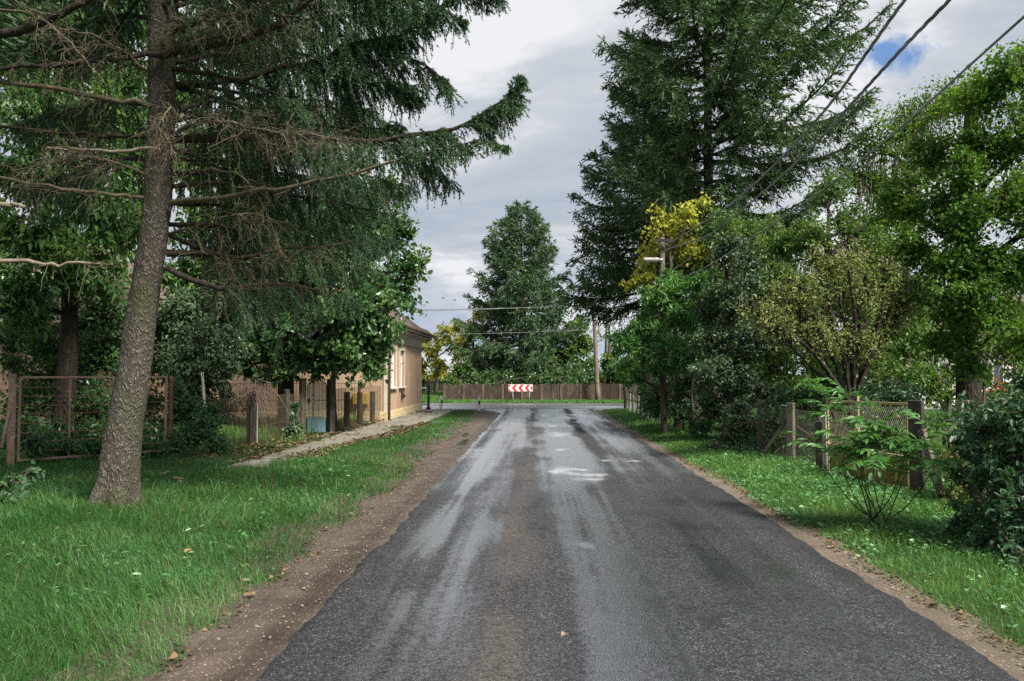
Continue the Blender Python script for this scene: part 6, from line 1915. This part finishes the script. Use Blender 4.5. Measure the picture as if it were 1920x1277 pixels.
def cable(a, b, sag, r, n=40, twist=0.0, strands=1):
    a, b = np.array(a, float), np.array(b, float)
    k = np.linspace(0, 1, n)
    q = a + (b - a) * k[:, None]
    q[:, 2] -= sag * 4 * k * (1 - k)
    g = Geo()
    for j in range(strands):
        if strands > 1:
            ph = twist * k * 2 * math.pi + j * 2 * math.pi / strands
            o = np.stack((np.cos(ph), 0 * ph, np.sin(ph)), 1) * r * 1.1
        else:
            o = 0
        g.tubes(q + o, r, 5)
    return g

for i, p in enumerate(ins):
    far = np.array((-30.0, 45.1 + .3 * i, p[2] + .35 + .12 * i))
    tag(cable(p, far, .55, .011).build('overhead_wire', M['cable'], origin=p), 'thin overhead wire running left from the utility pole across the end of the road', 'overhead wire', 'overhead wires over the junction')
pa = at(1112, 618, 45.2)
tag(cable(pa, (-30, 44, pa[2] + .4), .5, .012).build('telephone_wire', M['cable'], origin=pa), 'single lower telephone wire running left from the utility pole', 'wire')
# pale wires bundled down behind the pole
pa = at(1118, 606, 45.3)
tag(cable(pa, at(1165, 626, 40), .25, .014, 14).build('service_wire', M['steel'], origin=pa), 'short pale slack wire curving right from the utility pole into the trees', 'wire')

# --- street lamp pole and the thick twisted cables over the right verge
LX = at(1243, 600, 21)[0]
root = thing('street_lamp', 'pole half hidden in the yellow tree, with a horizontal tube lamp on its left', 'street lamp', (LX, 21, 0))
ztop = at(1243, 445, 21)[2]
Geo().tubes(np.array([(LX, 21, -.2), (LX, 21, 3), (LX, 21, ztop)]), np.array([.10, .08, .065]), 12, cap=True).build('pole', M['pole_dark'], root, smooth=True)
zl = at(1243, 487, 20.85)[2]
arm = Geo().tubes(np.array([(LX - .02, 20.88, zl), (LX - .12, 20.86, zl + .01), (LX - .2, 20.85, zl)]), .03, 8)
arm.build('arm', M['steel'], root, smooth=True)
g = Geo()
xa, xb = at(1206, 487, 20.85)[0], at(1238, 487, 20.85)[0]
k = np.array([0, .03, .1, .3, .8, .95, 1])
P = np.stack((xa + (xb - xa) * k, np.full(7, 20.85), np.full(7, zl)), 1)
g.tubes(P, np.array([.02, .052, .062, .062, .062, .05, .03]), 12, cap=True)
lh = g.build('lamp_head', M['concrete_pale'], root, smooth=True)
g = Geo().tubes(np.stack((xa + (xb - xa) * np.array([.12, .85]), np.full(2, 20.85), np.full(2, zl - .03)), 1), .045, 10, cap=True)
g.build('lamp_cover', M['steel'], lh, smooth=True)
Geo().beam((LX - .25, 20.82, ztop - .12), (LX + .25, 20.82, ztop - .12), .07, .07).build('crossarm', M['iron'], root)
def on_line(px, py, X):
    d_ = ray(px, py)
    return np.array((0, 0, EYE)) + d_ * (X / d_[0])

for lab, dx, path in (('uppermost thick twisted overhead cable above the right verge', -.05, [(1262, 452), (1345, 400), (1400, 358), (1480, 280), (1560, 190), (1630, 92), (1696, 0)]),
                      ('middle twisted overhead cable above the right verge', .03, [(1258, 465), (1330, 440), (1440, 352), (1530, 268), (1610, 180), (1700, 82), (1780, 0)])):
    X_ = LX + dx
    pp = [np.array((X_, 20.85, at(1243, path[0][1] + 8, 21)[2]))] + [on_line(a, b_, X_) for a, b_ in path]
    zs_ = (pp[-1][2] - pp[-3][2]) / (pp[-3][1] - pp[-1][1])
    for yy in (5.2, 2.5, -2.0, -8.0, -14.0):
        pp.append(np.array((X_, yy, pp[len(path)][2] + max(zs_, .04) * (pp[len(path)][1] - yy) * .8)))
    q = spline(pp, 160)
    s_ = np.concatenate(([0], np.cumsum(np.linalg.norm(np.diff(q, axis=0), axis=1))))
    g = Geo()
    for j in range(3):
        ph = s_ * 2 * math.pi / .55 + j * 2.094
        g.tubes(q + np.stack((np.cos(ph), 0 * ph, np.sin(ph)), 1) * .010, .0095, 5)
    if False:
        q2 = q.copy()
        w_ = np.interp(q[:, 1], [-2, 5, 9.0, 10.5], [0, 1, .5, 0])
        q2[:, 2] -= .045 * w_
        g.tubes(q2, .008, 5)
    tag(g.build('overhead_cable', M['cable'], origin=pp[0]), lab, 'overhead cable', 'overhead cables along the road')
v1, v2, v3 = on_line(1925, 27, LX), on_line(1640, 280, LX), on_line(1325, 500, LX)
q = spline([v3 + (v3 - v2) * .35 + (0, 0, .16), v3, on_line(1480, 400, LX), v2, v1, v1 + (v1 - v2) * 1.6], 50)
tag(Geo().tubes(q, .0105, 6).build('telephone_cable', M['cable'], origin=v3), 'lowest single smooth cable descending from the upper right corner into the hedge', 'overhead cable')

# --- fences along the right verge
ps = [gnd(1173, 771), gnd(1180, 774), gnd(1188, 776.5), gnd(1196, 780), gnd(1204, 784.5), gnd(1214, 789), gnd(1224, 793), gnd(1237, 798)]
root = thing('picket_fence', 'row of pale slim concrete pickets at the far end of the right verge', 'fence', (ps[0][0], ps[0][1], 0))
for i, p in enumerate(ps):
    p[2] = 0
    rough_post(p, .085 if i else .12, .80 if i else .88, 'concrete_pale' if i else 'concrete', root, lean=(np.sin(i * 2.3) * .04, 0), name='picket' if i else 'post')
Geo().beam(ps[0] + (0, .05, .55), ps[-1] + (0, .05, .55), .03, .05).build('rail', M['concrete'], root)
fp = [gnd(1300, 818), gnd(1363, 832), gnd(1427, 850), gnd(1483, 866)]
for p in fp:
    p[2] = 0
root = thing('roadside_fence', 'old wire fence on lichen-grey concrete posts, between the dark hedge and the yellow-green gate', 'fence', fp[2])
for p, h_, mt in zip(fp, (1.05, 1.05, 1.10, 1.10), ('concrete_dark', 'concrete_dark', 'concrete', 'concrete')):
    rough_post(p, .13, h_, mt, root, lean=(.01, 0))
ge = gnd(1545, 888)
ge[2] = 0
for a, b in zip(fp, fp[1:] + [ge]):
    mesh_panel(a, b, .05, 1.0, .06, .0022, (.1, .35, .65, .98)).build('wire_mesh', M['wire'], root)
Geo().tubes(np.array([fp[3] + (-.55, .2, 0), fp[3] + (-.02, .02, .85)]), .035, 6).build('brace', M['concrete_dark'], root)
# gate with mesh and a yellow-green sheet
A, B = gnd(1553, 892), gnd(1716, 930)
A[2] = B[2] = 0
root = thing('yard_gate', 'wide rusty mesh gate with a faded yellow-green sheet along its bottom, in the right fence', 'gate', A)
u_ = unit(B - A)
LG = np.linalg.norm(B - A)
P = lambda a, z: A + u_ * a + np.array((0, 0, z))
rough_post(A - u_ * .05, .05, 1.02, 'concrete_pale', root, lean=(-.02, 0))
rough_post(A - u_ * .25 + (.05, .1, 0), .12, .85, 'concrete_dark', root)
pb_ = gnd(1721, 934)
pb_[2] = 0
rough_post(pb_, .175, 1.29, 'concrete_dark', root, name='gate_post')
fr = Geo()
zt, zm, z0 = 1.20, .50, .06
fr.beam(P(0, zt), P(LG - .1, zt + .03), .035, .035).beam(P(0, zm), P(LG - .1, zm), .035, .035).beam(P(0, z0), P(LG - .1, z0), .03, .03)
for a in (.02, LG * .40, LG - .12):
    fr.beam(P(a, z0), P(a, zt + (.10 if 0 < a < LG * .5 and a > .1 else 0)), .03, .03, up=(u_[1], -u_[0], 0))
fr.build('frame', M['gate_bar'], root, bevel=.004)
sp = Geo()
for i in range(8):
    a0_, a1_ = .04 + (LG - .18) * i / 8, .04 + (LG - .18) * (i + 1) / 8 - .004
    sp.add([P(a0_, z0 + .02), P(a1_, z0 + .02), P(a1_, zm - .02), P(a0_, zm - .02)], [(0, 1, 2, 3)])
    sp.beam(P(a1_ - .01, z0 + .03), P(a1_ - .01, zm - .03), .012, .012)
sp.build('sheet_panel', M['gate_yellow'], root)
g = Geo()
n = int((LG - .2) / .045)
for s_ in (1, -1):
    for i in range(-12, n + 12):
        x0 = .05 + i * .045
        x1 = x0 + s_ * (zt - zm) * .62
        zz0_, zz1_ = zm, zt
        lo, hi = .04, LG - .13
        t0, t1 = 0.0, 1.0
        dx = x1 - x0
        for bnd, sg in ((lo, 1), (hi, -1)):
            f0, f1 = sg * (x0 - bnd), sg * (x1 - bnd)
            if f0 < 0 and f1 < 0:
                t1 = -1
            elif f0 < 0:
                t0 = max(t0, -f0 / (f1 - f0))
            elif f1 < 0:
                t1 = min(t1, f0 / (f0 - f1))
        if t1 <= t0:
            continue
        g.tubes(np.array([P(x0 + dx * t0, zz0_ + (zt - zm) * t0), P(x0 + dx * t1, zz0_ + (zt - zm) * t1)]), .0022, 3)
g.build('wire_mesh', M['wire_rust'], root)
# concrete prop leaning on the big gate post, and the fence going on to the right
q0, q1 = at(1774, 935, 9.7), at(1728, 806, 10.0)
q0[2] = -.05
tag(Geo().beam(q0, q1, .07, .09).build('concrete_prop', M['concrete'], bevel=.01, origin=q0), 'grey concrete prop leaning against the dark gate post on the right', 'prop')
root = thing('side_post', 'short grey concrete post with rounded cap behind the laurel, at the right', 'post', G0(1803, 11.5))
rough_post(G0(1803, 11.5), .17, 1.26, 'concrete', root)
root = thing('roadside_fence', 'wire fence disappearing into the laurel bush, right of the dark gate post', 'fence', (5.6, 8, 0))
fq = [pb_ + (.1, -.1, 0), np.array((5.35, 8.0, 0)), np.array((5.5, 5.6, 0)), np.array((5.6, 3.2, 0))]
for p in fq[1:]:
    rough_post(p, .13, 1.15, 'concrete_dark', root)
for a, b in zip(fq[:-1], fq[1:]):
    mesh_panel(a, b, .05, 1.05, .06, .0022, (.1, .4, .7, 1.03)).build('wire_mesh', M['wire'], root)

# ------------------------------------------------------------------ small things on the ground
rng = np.random.default_rng(71)
for (px, py, L, az, lab) in ((298, 906, .16, .5, 'split piece of pale wood standing out of the grass right of the leaning spruce'), (318, 912, .22, .1, 'flat pale wood splinter in the grass right of the leaning spruce'),
                             (332, 916, .13, -.3, 'small pale wood chip at the right end of the splinters by the spruce'), (268, 914, .10, .2, 'short pale bark chip beside the spruce trunk')):
    p = gnd(px, py)
    p[2] = gz(p[0], p[1]) + .07
    q = p + np.array((math.cos(az) * L, math.sin(az) * L, .05 * (az > .4)))
    k = np.linspace(0, 1, 6)
    P = p + (q - p) * k[:, None] + rng.normal(0, .006, (6, 3))
    tag(Geo().tubes(P, np.array([.010, .022, .026, .022, .015, .004]), 6, cap=True).build('wood_piece', M['twig_pale'], origin=p), lab, 'wood piece', 'broken wood in the grass')
for (px, py, hh, lab) in ((490, 948, .42, 'tall brown dock stalk standing in the left verge'), (512, 938, .40, 'second brown dock stalk, the one nearer the road'), (565, 930, .22, 'short dry brown stalk in the left verge, nearest the dirt')):
    p = gnd(px, py)
    p[2] = gz(p[0], p[1])
    q = p + np.array((rng.normal(0, .02), 0, hh))
    P = spline([p, (p + q) / 2 + (.01, 0, 0), q], 8)
    g = Geo().tubes(P, np.linspace(.005, .003, 8), 5)
    n = 90
    pp, tg = along(P[None], np.zeros(n, int), rng.uniform(.35, 1, n))
    g.leaves(pp, unit(rnd_unit(rng, n) + (0, 0, .6)), rnd_unit(rng, n), .022, .012, .2)
    tag(g.build('dock_stalk', M['twig_brown'], origin=p), lab, 'weed stalk', 'dry stalks in the left verge')
for (px, py, lab) in ((611, 999, 'pale fallen leaf on the dirt shoulder beside the grass'), (653, 970, 'yellow fallen leaf on the dirt shoulder, farther up the road'), (453, 1101, 'light brown fallen leaf at the edge of the grass in the foreground'), (1060, 1200, 'tiny pale leaf lying on the near asphalt')):
    p = gnd(px, py)
    p[2] = max(float(gz(p[0], p[1])), 0) + .045
    g = Geo()
    D = unit(np.array([(math.cos(px), math.sin(px), .1)]))
    g.leaves(p[None], D, unit(np.array([(.1, -.4, 1.0)])), np.array([.075]), np.array([.045]), .25, curl=.2)
    tag(g.build('fallen_leaf', M['twig_pale'], origin=p), lab, 'leaf', 'single fallen leaves')
for (px, py, Y, lab) in ((831, 559, 60, 'tiny dark bird in the sky left of the cone-shaped spruce, the left one'), (853, 563, 60, 'tiny dark bird in the sky left of the cone-shaped spruce, the right one')):
    p = at(px, py, Y)
    g = Geo().tubes(np.array([p + (-.12, 0, 0), p + (-.05, 0, .01), p + (.05, 0, .01), p + (.12, 0, .02)]), np.array([.01, .035, .03, .008]), 6, cap=True)
    g.add([p + (-.04, 0, .02), p + (.05, 0, .02), p + (.02, .22, .10), p + (-.03, -.22, .10)], t=[(0, 1, 2), (0, 3, 1)])
    tag(g.build('bird', M['black_sign'], origin=p), lab, 'bird', 'birds in the sky')
